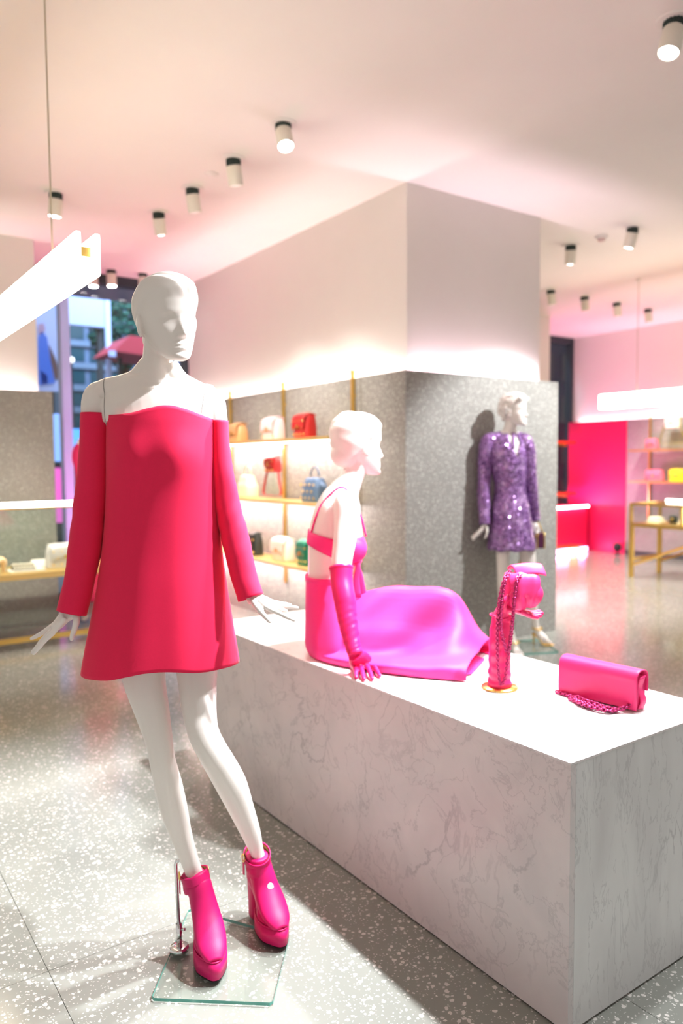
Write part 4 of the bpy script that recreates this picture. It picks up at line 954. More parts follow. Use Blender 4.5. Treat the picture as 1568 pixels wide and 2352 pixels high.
# feet in high heels
ft1 = [QP(1180, 1478, -.02), QP(1184, 1492, -.05), Q.L(onz(1191, 1504, .03)), Q.L(onz(1199, 1512, .02))]
ft2 = [QP(1233, 1446, .13), QP(1240, 1458, .11), Q.L(onz(1252, 1472, .035)), Q.L(onz(1266, 1478, .02))]
for f in (ft1, ft2): loft(bm, f, [.026, .028, .036, .018], [.028, .026, .018, .010], 18, side=(.6, -.6, 0), sub=5)
data_obj('body', remesh(bm, .0048, 2, .5, 'body'), MANNE, pur, True)
# dress
DR = [(997, 1146, 1188, .060), (1012, 1126, 1204, .085), (1040, 1124, 1208, .118), (1080, 1130, 1208, .118), (1122, 1137, 1206, .100), (1165, 1130, 1214, .125), (1210, 1126, 1222, .140), (1262, 1121, 1230, .150)]
dz = [QP(1178, y, 0).z for y, *_ in DR][::-1]; dc = [QP((a+b)/2, y, 0).x for y, a, b, r in DR][::-1]; dx = [(b-a)/2*QX for y, a, b, r in DR][::-1]; dyr = [r for *_, r in DR][::-1]
bm = bmesh.new(); rows = []; NA = 96
for i in range(51):
    t = i/50; ring = []
    for k in range(NA):
        a = 2*pi*k/NA; dv = ((a-(1.5*pi+.32)+pi) % (2*pi))-pi       # angle from the centre front
        zt = dz[-1]-(.185*max(0, 1-abs(dv)/.46)) ; zb = dz[0]+.006*sin(a*9)
        z = zt+(zb-zt)*t; g = smooth01((t-.35)/.6)
        f = 1+g*(.030*sin(9*a+.7)+.016*sin(15*a))
        ring.append(Vector((interp(dz, dc, z)+interp(dz, dx, z)*cos(a)*f, .005+interp(dz, dyr, z)*sin(a)*f, z)))
    rows.append(ring)
grid(bm, rows[::-1], True, False); pd = mesh_obj('sequin_dress', bm, SEQ, pur, True); solid(pd, .004, 1); pd['label'] = 'purple sequinned long-sleeved mini shirt dress'
for ar, sd in (([(1152, 1003, .030, .01), (1136, 1008, .036, .01)]+AR1[:1]+AR1[1:], 0), ([(1184, 1003, .028, .01), (1196, 1008, .034, .01)]+AR2, 2)):
    bm = bmesh.new(); loft(bm, [QP(x, y, d) for x, y, r, d in ar], [r+.011+.006*min(1, i/3) for i, (x, y, r, d) in enumerate(ar)], [r+.010+.006*min(1, i/3) for i, (x, y, r, d) in enumerate(ar)], 32, sub=8, cap=False, mod=lambda t, a: 1+.05*sin(t*26+2*a+sd)*t)
    o = mesh_obj('sleeve', bm, SEQ, pd, True); solid(o, .003, 0)
for s in (-1, 1):
    bm = bmesh.new(); rows = []
    for i in range(7):
        u = i/6; a0 = QP(1162+s*12, 992, -.02 if s > 0 else .03).lerp(QP(1172+s*4, 1030, -.115), u); rows.append([a0, a0+Vector((s*.030*(1-u*.5), -.012, -.012+.01*u))])
    grid(bm, rows, False, False); o = mesh_obj('collar', bm, SEQ, pd, True); solid(o, .005, 0)
for f, lab in ((ft1, 0), (ft2, 1)):
    a_, b_, c_, d_ = f; fw = (d_-a_); fw.z = 0; fw.normalize(); sd = Vector((fw.y, -fw.x, 0))
    bm = bmesh.new(); hx_ = a_-fw*.028; rows = []
    for i, (q, w_) in enumerate(((Vector((hx_.x, hx_.y, a_.z-.030)), .022), (Vector((b_.x, b_.y, b_.z-.026)), .026), (Vector((c_.x, c_.y, .013)), .036), (Vector((d_.x, d_.y, .010))+fw*.012, .018))): rows.append((q, w_))
    rr = [[q-sd*w_, q+sd*w_] for q, w_ in rows]; L1 = catmull([r[0] for r in rr], 6); L2 = catmull([r[1] for r in rr], 6)
    grid(bm, [[a, b] for a, b in zip(L1, L2)], False, False); sn = mesh_obj('sandal', bm, GOLD, pur, True); solid(sn, .007, 0)
    bm = bmesh.new(); hp = Vector((hx_.x, hx_.y, 0)); loft(bm, [hp+Vector((0, 0, .002)), hp+Vector((0, 0, .04)), Vector((hx_.x, hx_.y, a_.z-.032))], [.006, .007, .016], [.006, .007, .016], 12); mesh_obj('heel', bm, GOLD, sn, True)
    bm = bmesh.new(); cc = a_+Vector((0, 0, .012)); tube(bm, [cc+Vector((.036*cos(t), .036*sin(t), .004*sin(t))) for t in [2*pi*k/20 for k in range(21)]], .0055, 8); mesh_obj('ankle_strap', bm, GOLD, sn, True)
    bm = bmesh.new(); cc = c_; tube(bm, [cc-sd*.038+Vector((0, 0, -.012)), cc-sd*.022+Vector((0, 0, .016)), cc+Vector((0, 0, .022)), cc+sd*.022+Vector((0, 0, .016)), cc+sd*.038+Vector((0, 0, -.012))], .005, 8, sub=4); mesh_obj('toe_strap', bm, mat('silver crystal', (.8, .8, .86), .15, 1), sn, True)
gp = thing('mannequin_stand', 'clear glass base plate under the purple mannequin by the column', 'stand'); place(gp, Q)
bm = bmesh.new(); extrude_poly(bm, [(-.16, -.24), (.24, -.16), (.22, .24), (-.18, .16)], .0008, .0105); o = mesh_obj('glass_plate', bm, GLASSPLATE, gp); o.data.materials.append(GLASSEDGE)
for q in o.data.polygons:
    if abs(q.normal.z) < .5: q.material_index = 1
bm = bmesh.new(); lathe(bm, [(.03, .011), (.03, .02), (.012, .024)], 24, (-.02, .12, 0)); mesh_obj('rod_foot', bm, CHROME, gp, True)
bm = bmesh.new(); tube(bm, [(-.02, .12, .022), (-.02, .12, .17), (-.01, .06, .19)], .006, 10); mesh_obj('rod', bm, CHROME, gp, True)
# her box bag on a chain
hb = QP(1238, 1226, .10); kb = thing('box_handbag', 'small dark plum box bag with gold trim hanging from the purple mannequin hand', 'handbag', Q.o+Q.R @ QP(1239, 1258, .10), -YAW)
PLUM = mat('plum patent', (.075, .008, .045), .3)
bm = bmesh.new(); box(bm, -.032, .024, -.05, .05, .0, .118, .006); mesh_obj('body', bm, PLUM, kb)
for x in (-.032, .024): bm = bmesh.new(); tube(bm, [(x+.001*(1 if x > 0 else -1), -.05, .002), (x, .05, .002), (x, .05, .117), (x, -.05, .117), (x, -.05, .002)], .0042, 8); mesh_obj('gold_trim', bm, GOLD, kb, True)
bm = bmesh.new(); tube(bm, [(-.02, 0, .116), (-.030, 0, .16), (-.018, 0, .198), (.004, 0, .16), (.022, 0, .116)], .004, 8, sub=5); mesh_obj('handle_chain', bm, GOLD, kb, True)
bm = bmesh.new(); chain_mesh(bm, [(-.03, -.02, .10), (-.09, -.05, .02), (-.15, -.06, -.07), (-.175, -.06, -.14), (-.15, -.05, -.07), (-.09, -.03, .03), (-.03, .02, .10)], .005, .014); mesh_obj('chain_strap', bm, GOLD, kb, True)

# ================================================================== PINK WINDOW MANNEQUIN (behind the tall one)
W_ = Frame(Vector((1.93, 6.98, 0))); W_.o.z = 0
wx = thing('mannequin', 'pink dressed mannequin by the window, almost hidden behind the tall mannequin sleeve', 'mannequin'); place(wx, W_)
def wp(px, py, dy=0): return W_.P(px, py, dy)
cxp = 205
ux = W_.px()
bm = bmesh.new()
add_head(bm, wp(212, 962, 0), rad(20), 0, 0, 1.0, 'smooth')
loft(bm, [wp(212, 975, .02), wp(211, 990, .02), wp(211, 1004, .02)], [.05, .045, .08], [.05, .045, .06], 18)
wr_ = [(1003, 195, 228, .05), (1012, 188, 236, .08), (1040, 190, 234, .10), (1080, 194, 230, .085), (1120, 190, 236, .10), (1160, 190, 236, .11)]
loft(bm, [wp((a+b)/2, y) for y, a, b, r in wr_], [(b-a)/2*ux for y, a, b, r in wr_], [r for *_, r in wr_], 24, sub=4)
for s, x0 in ((-1, 186), (1, 238)):
    loft(bm, [wp(x0-s*4, 1012), wp(x0, 1020), wp(x0+s*1, 1060), wp(x0+s*2, 1110), wp(x0+s*1, 1150), wp(x0-s*1, 1175)], [.03, .042, .036, .031, .024, .02], [.03, .042, .036, .031, .024, .02], 16, sub=4)
    loft(bm, [wp(212+s*11, 1140), wp(212+s*11, 1200), wp(212+s*10, 1260), wp(212+s*10, 1320), wp(212+s*10, 1372)], [.08, .07, .052, .045, .03], [.08, .07, .052, .045, .03], 16, sub=4)
    f0 = wp(212+s*10, 1368); loft(bm, [f0, Vector((f0.x, f0.y-.06, .07)), Vector((f0.x, f0.y-.14, .03))], [.03, .035, .02], [.03, .03, .014], 14, sub=4)
data_obj('body', remesh(bm, .007, 2, .5, 'body'), MANNE, wx, True)
PK = mat('pink taffeta', (.80, .02, .13), .5)
bm = bmesh.new(); wd = [(1018, 186, 238, .10), (1045, 186, 238, .115), (1085, 189, 235, .105), (1150, 182, 240, .15), (1260, 174, 248, .20), (1372, 166, 256, .25)]
loft(bm, [wp((a+b)/2, y) for y, a, b, r in wd], [(b-a)/2*ux for y, a, b, r in wd], [r for *_, r in wd], 72, sub=8, cap=False, mod=lambda t, a: 1+.05*t*sin(13*a)); pk = mesh_obj('pink_gown', bm, PK, wx, True); solid(pk, .006, 0); pk['label'] = 'pink gown with puffed sleeves'
for s, x0 in ((-1, 186), (1, 238)):
    bm = bmesh.new(); loft(bm, [wp(x0-s*2, 1022), wp(x0+s*1, 1034), wp(x0+s*2, 1055), wp(x0+s*1, 1082), wp(x0+s*1, 1120), wp(x0, 1160)], [.045, .062, .066, .045, .036, .030], [.045, .062, .066, .045, .036, .030], 32, sub=6, cap=False, mod=lambda t, a: 1+.06*sin(8*a)*exp(-((t-.3)/.25)**2)); o = mesh_obj('puff_sleeve', bm, PK, pk, True); solid(o, .004, 0)
# ================================================================== BAGS
STUD = GOLD
def studs(par, pts, r=.0065, axis=(0, -1, 0)):
    for p in pts:
        bm = bmesh.new(); ellipsoid(bm, p, (r, r, r), 8); mesh_obj('stud', bm, STUD, par, True)
def handbag(name, label, loc, rotz, w, d, h, m, handle='top', flap=True, stud=True, dome=.0, tail=False, group=None, hm=None):
    """x across, -y front, z up; loc = base centre"""
    t = thing(name, label, 'handbag', loc, rotz, group); hm = hm or m
    bm = bmesh.new()
    loft(bm, [(0, 0, .001), (0, 0, .012), (0, 0, h*.5), (0, 0, h*(.86-dome*.2)), (0, 0, h*.96), (0, 0, h)], [w/2*.92, w/2, w/2*(1-dome*.1), w/2*(.94-dome*.25), w/2*(.84-dome*.35), w/2*(.6-dome*.3)], [d/2*.9, d/2, d/2*.96, d/2*.8, d/2*.6, d/2*.3], 36, power=3.4, sub=5)
    mesh_obj('body', bm, m, t, True)
    if flap:
        bm = bmesh.new(); rows = []
        pr = catmull([Vector((0, d*.36, h*.93)), Vector((0, 0, h*1.03)), Vector((0, -d*.45, h*.93)), Vector((0, -d*.56, h*.66)), Vector((0, -d*.555, h*.42))], 5)
        for i, q in enumerate(pr):
            u = i/(len(pr)-1); hw = w/2*(.90-.10*u-dome*.2); rows.append([Vector((hw*(-1+2*k/12), q.y, q.z-(.10*h*(abs(-1+2*k/12)**3))*u)) for k in range(13)])
        grid(bm, rows, False, False); fl = mesh_obj('flap', bm, m, t, True); solid(fl, .006, 0)
        bm = bmesh.new(); box(bm, -.014, .014, -d*.57-.008, -d*.57+.004, h*.40, h*.40+.03, .003); mesh_obj('clasp', bm, GOLD, t)
    if handle == 'top':
        bm = bmesh.new(); tube(bm, [(-w*.24, 0, h*.95), (-w*.22, 0, h*1.20), (-w*.12, 0, h*1.38), (0, 0, h*1.43), (w*.12, 0, h*1.38), (w*.22, 0, h*1.20), (w*.24, 0, h*.95)], .0065, 10, sub=5); mesh_obj('handle', bm, hm, t, True)
        for s in (-1, 1):
            bm = bmesh.new(); tube(bm, [(s*w*.24+.010*cos(a), -.002, h*.985+.010*sin(a)) for a in [2*pi*k/12 for k in range(13)]], .003, 6); mesh_obj('handle_ring', bm, GOLD, t, True)
    if handle == 'strap':
        bm = bmesh.new(); rows = []
        pth = catmull([Vector((-w*.48, 0, h*.9)), Vector((-w*.56, 0, h*.3)), Vector((-w*.75, -.01, -h*.6)), Vector((-w*.8, -.02, -h*1.35)), Vector((0, -.04, -h*1.44)), Vector((w*.8, -.03, -h*1.42)), Vector((w*.95, -.02, -h*1.2)), Vector((w*.62, -.01, -h*.3)), Vector((w*.48, 0, h*.9))], 6)
        for q in pth: rows.append([q+Vector((0, -.011, 0)), q+Vector((0, .011, 0))])
        grid(bm, rows, False, False); o = mesh_obj('shoulder_strap', bm, hm, t, True); solid(o, .004, 0)
    if stud:
        pts = []
        for i in range(4):
            for j in range(3):
                x = (-.36+.24*i+(.12 if j % 2 else 0))*w
                if abs(x) < w*.42: pts.append((x, -d/2*(1.06 if flap and j > 0 else .98), h*(.16+.27*j)))
        studs(t, pts, .0085)
    if tail:
        bm = bmesh.new(); loft(bm, [(w*.44, -.01, h*.78), (w*.56, -.02, h*.74), (w*.66, -.02, h*.60)], [.012, .020, .010], [.004, .005, .003], 14, side=(0, 1, 0), sub=4); mesh_obj('wing_tab', bm, m, t, True)
    return t
TAN, BLUSH, RED = mat('tan leather', (.62, .33, .15), .5, bump=.1), mat('blush leather', (.86, .62, .64), .5, bump=.1), mat('red leather', (.46, .018, .018), .42, bump=.1)
CREAM, BLUE, BLK, GREEN = mat('cream leather', (.80, .70, .48), .5, bump=.1), mat('slate blue leather', (.10, .17, .28), .5, bump=.1), mat('black leather', (.02, .025, .022), .45, bump=.1), mat('emerald leather', (.008, .20, .12), .45, bump=.1)
IVORY, YELLOW, PINKB = mat('ivory leather', (.82, .76, .64), .5, bump=.1), mat('yellow leather', (.85, .58, .02), .45, bump=.1), mat('rose pink leather', (.78, .16, .26), .45, bump=.1)
# ---- brass shelving on the bag wall
XS = XL-.30; sh = thing('wall_shelving', 'brass wall shelving unit with three long shelves on the stone bag wall', 'shelving', (XL, 5.7, 0))
for y in (4.692, 5.713, 6.715, 7.6):
    b = boxo('post', (-.034, -.012, y-5.7-.012, y-5.7+.012, .36, 2.10), GOLD, sh)
    bm = bmesh.new(); box(bm, -.012, -.0005, y-5.7-.008, y-5.7+.008, 1.90, 1.92); mesh_obj('wall_fixing', bm, GOLD, b)
y0, y1 = 4.60-5.7, 7.62-5.7
for z in (1.600, 1.100, .590):
    bd = boxo('shelf', (-.32, -.036, y0, y1, z-.022, z), GOLDPALE, sh, bev=.003)
    boxo('shelf_light', (-.17, -.155, y0+.03, y1-.03, z-.029, z-.0225), LED, bd)
    l = light('shelf_lamp', 'AREA', (XL-.16, 6.1, z-.032), (XL-.10, 6.1, z-.5), 15, (1, .87, .86), shape='RECTANGLE', size=2.9, size_y=.012)
    l.rotation_euler = Euler((0, rad(-18), 0)) ; l.data.shape = 'RECTANGLE'; l.data.size = .012; l.data.size_y = 2.9
GB = 'handbags on the brass wall shelves'
def on_shelf(px, zs): p = onx(px, 1000, XL-.17); return Vector((XL-.17, p.y, zs+.0005))
RZ = rad(-90)                                                 # fronts face into the room
handbag('top_handle_bag', 'tan leather bag at the left end of the top shelf', on_shelf(548, 1.6), RZ, .22, .13, .17, TAN, None, True, False, .5, group=GB)
handbag('flap_bag', 'blush pink bow bag in the middle of the top shelf', on_shelf(629, 1.6), RZ, .24, .13, .19, BLUSH, None, True, True, .1, group=GB)
handbag('studded_bag', 'red studded bag on the top shelf next to the seated mannequin head', on_shelf(701, 1.6), RZ, .21, .13, .19, RED, None, True, True, .05, group=GB)
handbag('dome_bag', 'cream dome bag with round handle on the middle shelf beside the pink sleeve', on_shelf(567, 1.1), RZ, .25, .14, .20, CREAM, 'top', False, False, .8, group=GB)
b2 = onx(630, 1070, XL-.15); ris = thing('acrylic_riser', 'slim acrylic riser under the red hanging bag on the middle shelf', 'riser', (XL-.16, b2.y, 1.1005))
boxo('riser_plate', (-.05, .05, -.07, .07, .219, .226), GLASS, ris); boxo('riser_leg', (-.045, .045, -.065, -.058, 0, .219), GLASS, ris); boxo('riser_leg', (-.045, .045, .058, .065, 0, .219), GLASS, ris)
handbag('strap_bag', 'small red bag on the riser with its long strap hanging to the middle shelf', Vector((XL-.16, b2.y, 1.3268)), RZ, .17, .10, .135, RED, 'strap', True, True, .05, group=GB)
handbag('studded_dome_bag', 'slate blue studded handle bag on the middle shelf beside the seated mannequin', on_shelf(722, 1.1), RZ, .25, .15, .19, BLUE, 'top', False, True, .5, tail=True, group=GB)
handbag('mini_bag', 'black bag with gold studs on the lowest shelf near the pink sleeve', on_shelf(583, .59), RZ, .15, .11, .20, BLK, None, True, True, .4, group=GB)
handbag('bow_bag', 'ivory bow bag in the middle of the lowest shelf', on_shelf(648, .59), RZ, .25, .13, .19, IVORY, None, True, True, .1, group=GB)
handbag('mini_bag', 'emerald green bag with gold studs on the lowest shelf behind the seated mannequin', on_shelf(702, .59), RZ, .18, .12, .20, GREEN, None, True, True, .3, group=GB)

# ================================================================== LEFT VITRINE
VX0, VX1, VY0, VY1 = .10, 2.20, 6.08, 6.62
vt = thing('display_vitrine', 'long brass and glass display counter at the left by the stone wall', 'display case', ((VX0+VX1)/2, VY0, 0)); vo = ((VX0+VX1)/2, VY0, 0)
def vb(n, d, m, par=None, bev=.002): return boxo(n, rel(d, vo), m, par or vt, bev=bev)
for x in (VX0, VX1-.03):
    for y in (VY0, VY1-.03): vb('post', (x, x+.03, y, y+.03, 0, 1.07), GOLD)
vb('top_rail', (VX0, VX1, VY0, VY0+.035, 1.0705, 1.085), GOLD); vb('top_rail', (VX0, VX1, VY1-.035, VY1, 1.0705, 1.085), GOLD)
for x in (VX0, VX1-.035): vb('top_rail', (x, x+.035, VY0+.0355, VY1-.0355, 1.0705, 1.085), GOLD)
led = vb('light_rail', (VX0+.02, VX1-.02, VY0+.002, VY0+.030, 1.0855, 1.122), LED)
vb('glass_top', (VX0+.01, VX1-.01, VY0+.032, VY1-.01, 1.086, 1.094), GLASS)
tr = vb('tray', (VX0+.031, VX1-.031, VY0, VY1, .535, .580), GOLDPALE)
vb('front_pane', (VX0+.031, VX1-.031, VY0+.006, VY0+.012, .581, 1.070), GLASS); vb('back_pane', (VX0+.031, VX1-.031, VY1-.012, VY1-.006, .581, 1.070), GLASS)
for x in (VX0+.012, VX1-.018): vb('side_pane', (x, x+.006, VY0+.031, VY1-.031, .581, 1.070), GLASS)
for y in (VY0,): vb('base_rail', (VX0+.031, VX1-.031, y, y+.03, .055, .095), GOLD)
vb('glass_shelf', (VX0+.031, VX1-.031, VY0+.031, VY1-.031, .20, .21), GLASS)
light('vitrine_lamp', 'AREA', (1.15, VY0+.04, 1.065), (1.15, VY0+.2, .6), 7, (1, .90, .72), shape='RECTANGLE', size=2.0, size_y=.02)
# things in it
def vpos(px, dy=.16): p = ony(px, 1310, VY0+dy); return Vector((p.x, VY0+dy, .5805))
q = vpos(-16); t = thing('beige_shoe', 'beige arched shoe at the left end of the glass counter', 'shoe', q, rad(20))
BEI = mat('beige nappa', (.78, .56, .34), .5)
bm = bmesh.new(); loft(bm, [(-.10, 0, .02), (-.04, 0, .035), (.02, 0, .075), (.06, 0, .10), (.085, 0, .085), (.09, 0, .05)], [.015, .034, .034, .030, .030, .026], [.012, .018, .022, .022, .022, .02], 20, side=(0, 1, 0), sub=5); mesh_obj('upper', bm, BEI, t, True)
bm = bmesh.new(); loft(bm, [(.085, 0, .001), (.085, 0, .03), (.085, 0, .06)], [.012, .013, .022], [.012, .013, .022], 12); mesh_obj('heel', bm, BEI, t, True)
q = vpos(60); t = thing('necklace_tray', 'white tray with two rows of pearls in the glass counter', 'jewellery tray', q)
boxo('tray_board', (-.13, .13, -.08, .09, 0, .012), mat('white card', (.85, .82, .76), .6), t, bev=.003)
for r_, (yy_, zz_) in enumerate(((-.02, .028), (.02, .05))):
    boxo('pearl_rest', (-.10, .07, yy_-.012, yy_+.012, .0125, zz_-.012), BLK, t)
    for k in range(7): bm = bmesh.new(); ellipsoid(bm, (-.088+.024*k, yy_, zz_), (.0125, .0125, .0125), 12); mesh_obj('pearl', bm, mat('pearl', (.80, .74, .62), .15, .3), t, True)
q = vpos(150); t = handbag('silver_clutch', 'silver grey clutch standing in the glass counter beside the pink sleeve', q, rad(8), .28, .10, .19, mat('silver leather', (.62, .60, .60), .35, .3), None, True, True, 0)
t.location.y += .05
# glass shoe riser card
q = vpos(96, .30)+Vector((0, 0, .002)); t = thing('display_card', 'small white folded card lying behind the pearls in the glass counter', 'card', q)
bm = bmesh.new(); grid(bm, [[Vector((-.07, 0, 0)), Vector((.07, 0, 0))], [Vector((-.07, .035, .06)), Vector((.07, .035, .06))], [Vector((-.07, .07, 0)), Vector((.07, .07, 0))]], False, False); o = mesh_obj('card', bm, mat('white card', (.85, .82, .76), .6), t); solid(o, .002, 0)

# ================================================================== RIGHT SHELVING
s2 = thing('wall_shelving', 'thin brass wall shelves on the far right stone wall', 'shelving', (XW-.04, 5.0, 0))
py_ = onx(1492, 1000, XW-.06).y
for y in (py_, py_-1.25, py_-2.5): boxo('post', (-.030, -.010, y-5.011, y-4.989, 0.5, 2.06), GOLD, s2)
ye = onx(1458, 1035, XW-.2).y
for z in (1.562, 1.112): boxo('shelf', (-.32, -.032, 2.6-5.0, ye-5.0, z-.022, z), GOLD, s2, bev=.002)
GR = 'handbags on the far right shelves'
def on_r(px, z): return Vector((XW-.22, onx(px, 1000, XW-.22).y, z+.0005))
handbag('mini_bag', 'small rose pink bag on the upper far right shelf', on_r(1498, 1.562), RZ, .19, .10, .15, PINKB, None, True, False, .2, group=GR)
rz = on_r(1545, 1.562)
ris = thing('bag_riser', 'pale stand under the ivory bag on the upper far right shelf', 'riser', rz); boxo('riser_plate', (-.06, .06, -.06, .06, .285, .292), GLASS, ris); boxo('riser_leg', (-.05, .05, -.055, -.048, 0, .285), GLASS, ris); boxo('riser_leg', (-.05, .05, .048, .055, 0, .285), GLASS, ris)
handbag('strap_bag', 'ivory bag with long olive strap on the upper far right shelf', rz+Vector((0, 0, .2925)), RZ, .22, .11, .15, IVORY, 'strap', True, False, .2, group=GR, hm=mat('olive strap', (.30, .24, .02), .5))
handbag('flap_bag', 'rose pink long clutch on the lower far right shelf', on_r(1505, 1.112), RZ, .28, .10, .16, PINKB, None, True, False, 0, group=GR)
handbag('flap_bag', 'yellow box bag on the lower far right shelf at the picture edge', on_r(1558, 1.112), RZ, .24, .10, .17, YELLOW, None, True, False, 0, group=GR)
# ================================================================== GOLD DISPLAY TABLE (right)
TX0, TX1, TY0, TY1 = 8.11, 8.74, 3.2, 5.49
tb = thing('display_table', 'tall gold-framed glass display table by the far right wall', 'display table', (TX0, TY1, 0)); to = (TX0, TY1, 0)
def tbx(n, d, m, bev=.003): return boxo(n, rel(d, to), m, tb, bev=bev)
w_ = .045
for x in (TX0, TX1-w_):
    for y in (TY0, TY1-w_): tbx('leg', (x, x+w_, y, y+w_, 0, .612), GOLD)
tbx('tray', (TX0, TX1, TY0, TY1, .6125, .655), GOLD)
for x in (TX0, TX1-.03):
    for y in (TY0, TY1-.03, TY1-.68): tbx('post', (x, x+.03, y, y+.03, .6555, .868), GOLD)
for x in (TX0, TX1-.03): tbx('top_rail', (x, x+.03, TY0, TY1, .8685, .90), GOLD)
for y in (TY0, TY1-.03): tbx('top_rail', (TX0+.0305, TX1-.0305, y, y+.03, .8685, .90), GOLD)
tbx('light_rail', (TX1-.026, TX1-.004, TY0+.03, TY1-.10, .9005, .925), LED)
for x in (TX0+.012, TX1-.018): tbx('side_pane', (x, x+.006, TY0+.031, TY1-.031, .656, .868), GLASS)
tbx('end_pane', (TX0+.031, TX1-.031, TY1-.018, TY1-.012, .656, .868), GLASS); tbx('glass_top', (TX0+.031, TX1-.031, TY0+.031, TY1-.031, .886, .893), GLASS)
tbx('stretcher', (TX0+w_+.0005, TX1-w_-.0005, TY1-.04, TY1-.005, .20, .235), GOLD)
for x in (TX0+.02, TX1-.025):
    bm = bmesh.new(); tube(bm, [(x-TX0, -.06, .16), (x-TX0, -1.15, .605)], .016, 4); mesh_obj('diagonal_brace', bm, GOLD, tb)
light('table_lamp', 'AREA', (TX1-.03, 4.4, .862), (TX0+.2, 4.4, .66), 14, (1, .88, .66), shape='RECTANGLE', size=.02, size_y=2.0)
GT = 'items inside the gold display table'
for i, (yy_, xx_, nm, lb, cat_) in enumerate(((5.27, 8.34, 'folded_scarf', 'cream folded scarf at the near corner of the gold display table', 'scarf'), (4.92, 8.42, 'folded_scarf', 'cream folded scarf piled in the middle of the gold display table', 'scarf'))):
    t = thing(nm, lb, cat_, (xx_, yy_, .6555), rad(10), GT)
    for k in range(3):
        bm = bmesh.new(); loft(bm, [(-.10+.01*k, 0, .014+.022*k), (0, .005*k, .020+.024*k), (.10-.012*k, 0, .013+.022*k)], [.09-.01*k, .095-.01*k, .08-.01*k], [.012, .013, .011], 22, side=(0, 1, 0), power=3, sub=5); mesh_obj('fold', bm, mat('cream silk', (.84, .76, .58), .5), t, True)
t = handbag('mini_bag', 'tiny dark bag inside the gold display table', (8.48, 5.14, .6555), RZ, .10, .06, .09, BLK, None, True, False, .2)
q = ony(1530, 1130, 5.0); sd = thing('bag_pedestal', 'slim gold pedestal on the display table carrying a pink bag', 'pedestal', (8.60, 4.83, .8935))
boxo('foot', (-.05, .05, -.05, .05, 0, .006), GOLD, sd); boxo('stem', (-.012, .012, -.012, .012, .0065, .10), GOLD, sd); boxo('plate', (-.055, .055, -.06, .06, .1005, .106), GOLD, sd)
handbag('flap_bag', 'pink bag on the gold pedestal above the display table', (8.60, 4.83, 1.0), RZ, .20, .10, .14, mat('fuchsia leather', (.75, .04, .18), .45), None, True, True, .1)
# ================================================================== PINK NICHE (far right)
pl2 = thing('pink_plinth', 'hot pink lit display plinth in the far pink niche', 'plinth', (9.2, 7.45, 0)); qo = (9.2, 7.45, 0)
def pb(n, d, m, bev=.003): return boxo(n, rel(d, qo), m, pl2, bev=bev)
pb('plinth_body', (8.2, 9.93, 7.47, 7.92, .08, .695), HOT); pb('plinth_top', (8.2, 9.93, 7.45, 7.92, .6955, .715), HOT)
pb('top_light', (8.2, 9.92, 7.425, 7.4495, .690, .722), mat('pink white led', (1, .9, .95), .4, emit=(1, .82, .93), estr=10))
pb('base_light', (8.2, 9.92, 7.44, 7.4695, .010, .075), mat('magenta led', (1, .6, .9), .4, emit=(1, .5, .85), estr=4)); pb('foot', (8.25, 9.88, 7.48, 7.9, 0, .079), BLACK)
for i, px_ in enumerate((1016, 1133)):
    e = ony(1322, px_, 7.62)
    ns = thing('niche_shelf', ['upper short gold shelf in the far pink niche', 'lower short gold shelf in the far pink niche'][i], 'shelf', (e.x-.5, 7.62, e.z)); boxo('board', (-.8, .5, 0, .32, -.02, .02), GOLD, ns, bev=.002)
    for bx_ in (-.5, .3): boxo('bracket', (bx_, bx_+.03, .04, .30, -.06, -.0205), GOLD, ns)
e = ony(1325, 1250, 7.25); ns = thing('low_shelf', 'low gold bench shelf on the floor before the pink plinth', 'shelf', (e.x-.6, 7.15, 0)); boxo('board', (-.5, .6, 0, .22, .13, .16), GOLD, ns, bev=.002)
for bx_ in (-.45, .52): boxo('leg', (bx_, bx_+.03, .03, .19, 0, .1295), GOLD, ns)
light('niche_glow', 'AREA', (9.0, 7.40, .72), (9.3, 6.8, 2.6), 42, (1, .22, .62), shape='RECTANGLE', size=1.6, size_y=.03)
light('niche_floor_glow', 'AREA', (9.0, 7.40, .05), (9.0, 6.4, .3), 10, (1, .25, .70), shape='RECTANGLE', size=1.6, size_y=.03)
e = onx(1417, 1253, XW-.14); fl_ = thing('floor_uplight', 'small black round floor uplight at the foot of the pink wall', 'light', (XW-.14, e.y, 0))
bm = bmesh.new(); lathe(bm, [(.05, .0005), (.05, .012), (.012, .016), (.012, .05)], 20); mesh_obj('base', bm, BLACK, fl_, True)
bm = bmesh.new(); ellipsoid(bm, (0, 0, .11), (.062, .062, .066), 20); mesh_obj('globe', bm, BLACK, fl_, True)
# podium and pink strip added behind the tall mannequin to tint ceiling and wall
pd2 = thing('added_podium', 'added pink podium behind the tall mannequin, tinting the ceiling pink', 'podium', (2.9, 7.55, 0))
boxo('podium_body', (-.5, .55, -.25, .3, 0, .30), HOT, pd2, bev=.004); boxo('podium_fill_strip', (-.5, .55, -.275, -.2505, .27, .298), PINKFILL, pd2)
light('podium_fill', 'AREA', (2.9, 7.28, .33), (2.9, 7.2, 3.0), 36, (1, .20, .50), shape='RECTANGLE', size=1.0, size_y=.04)  # added upward fill for the pink tint overhead
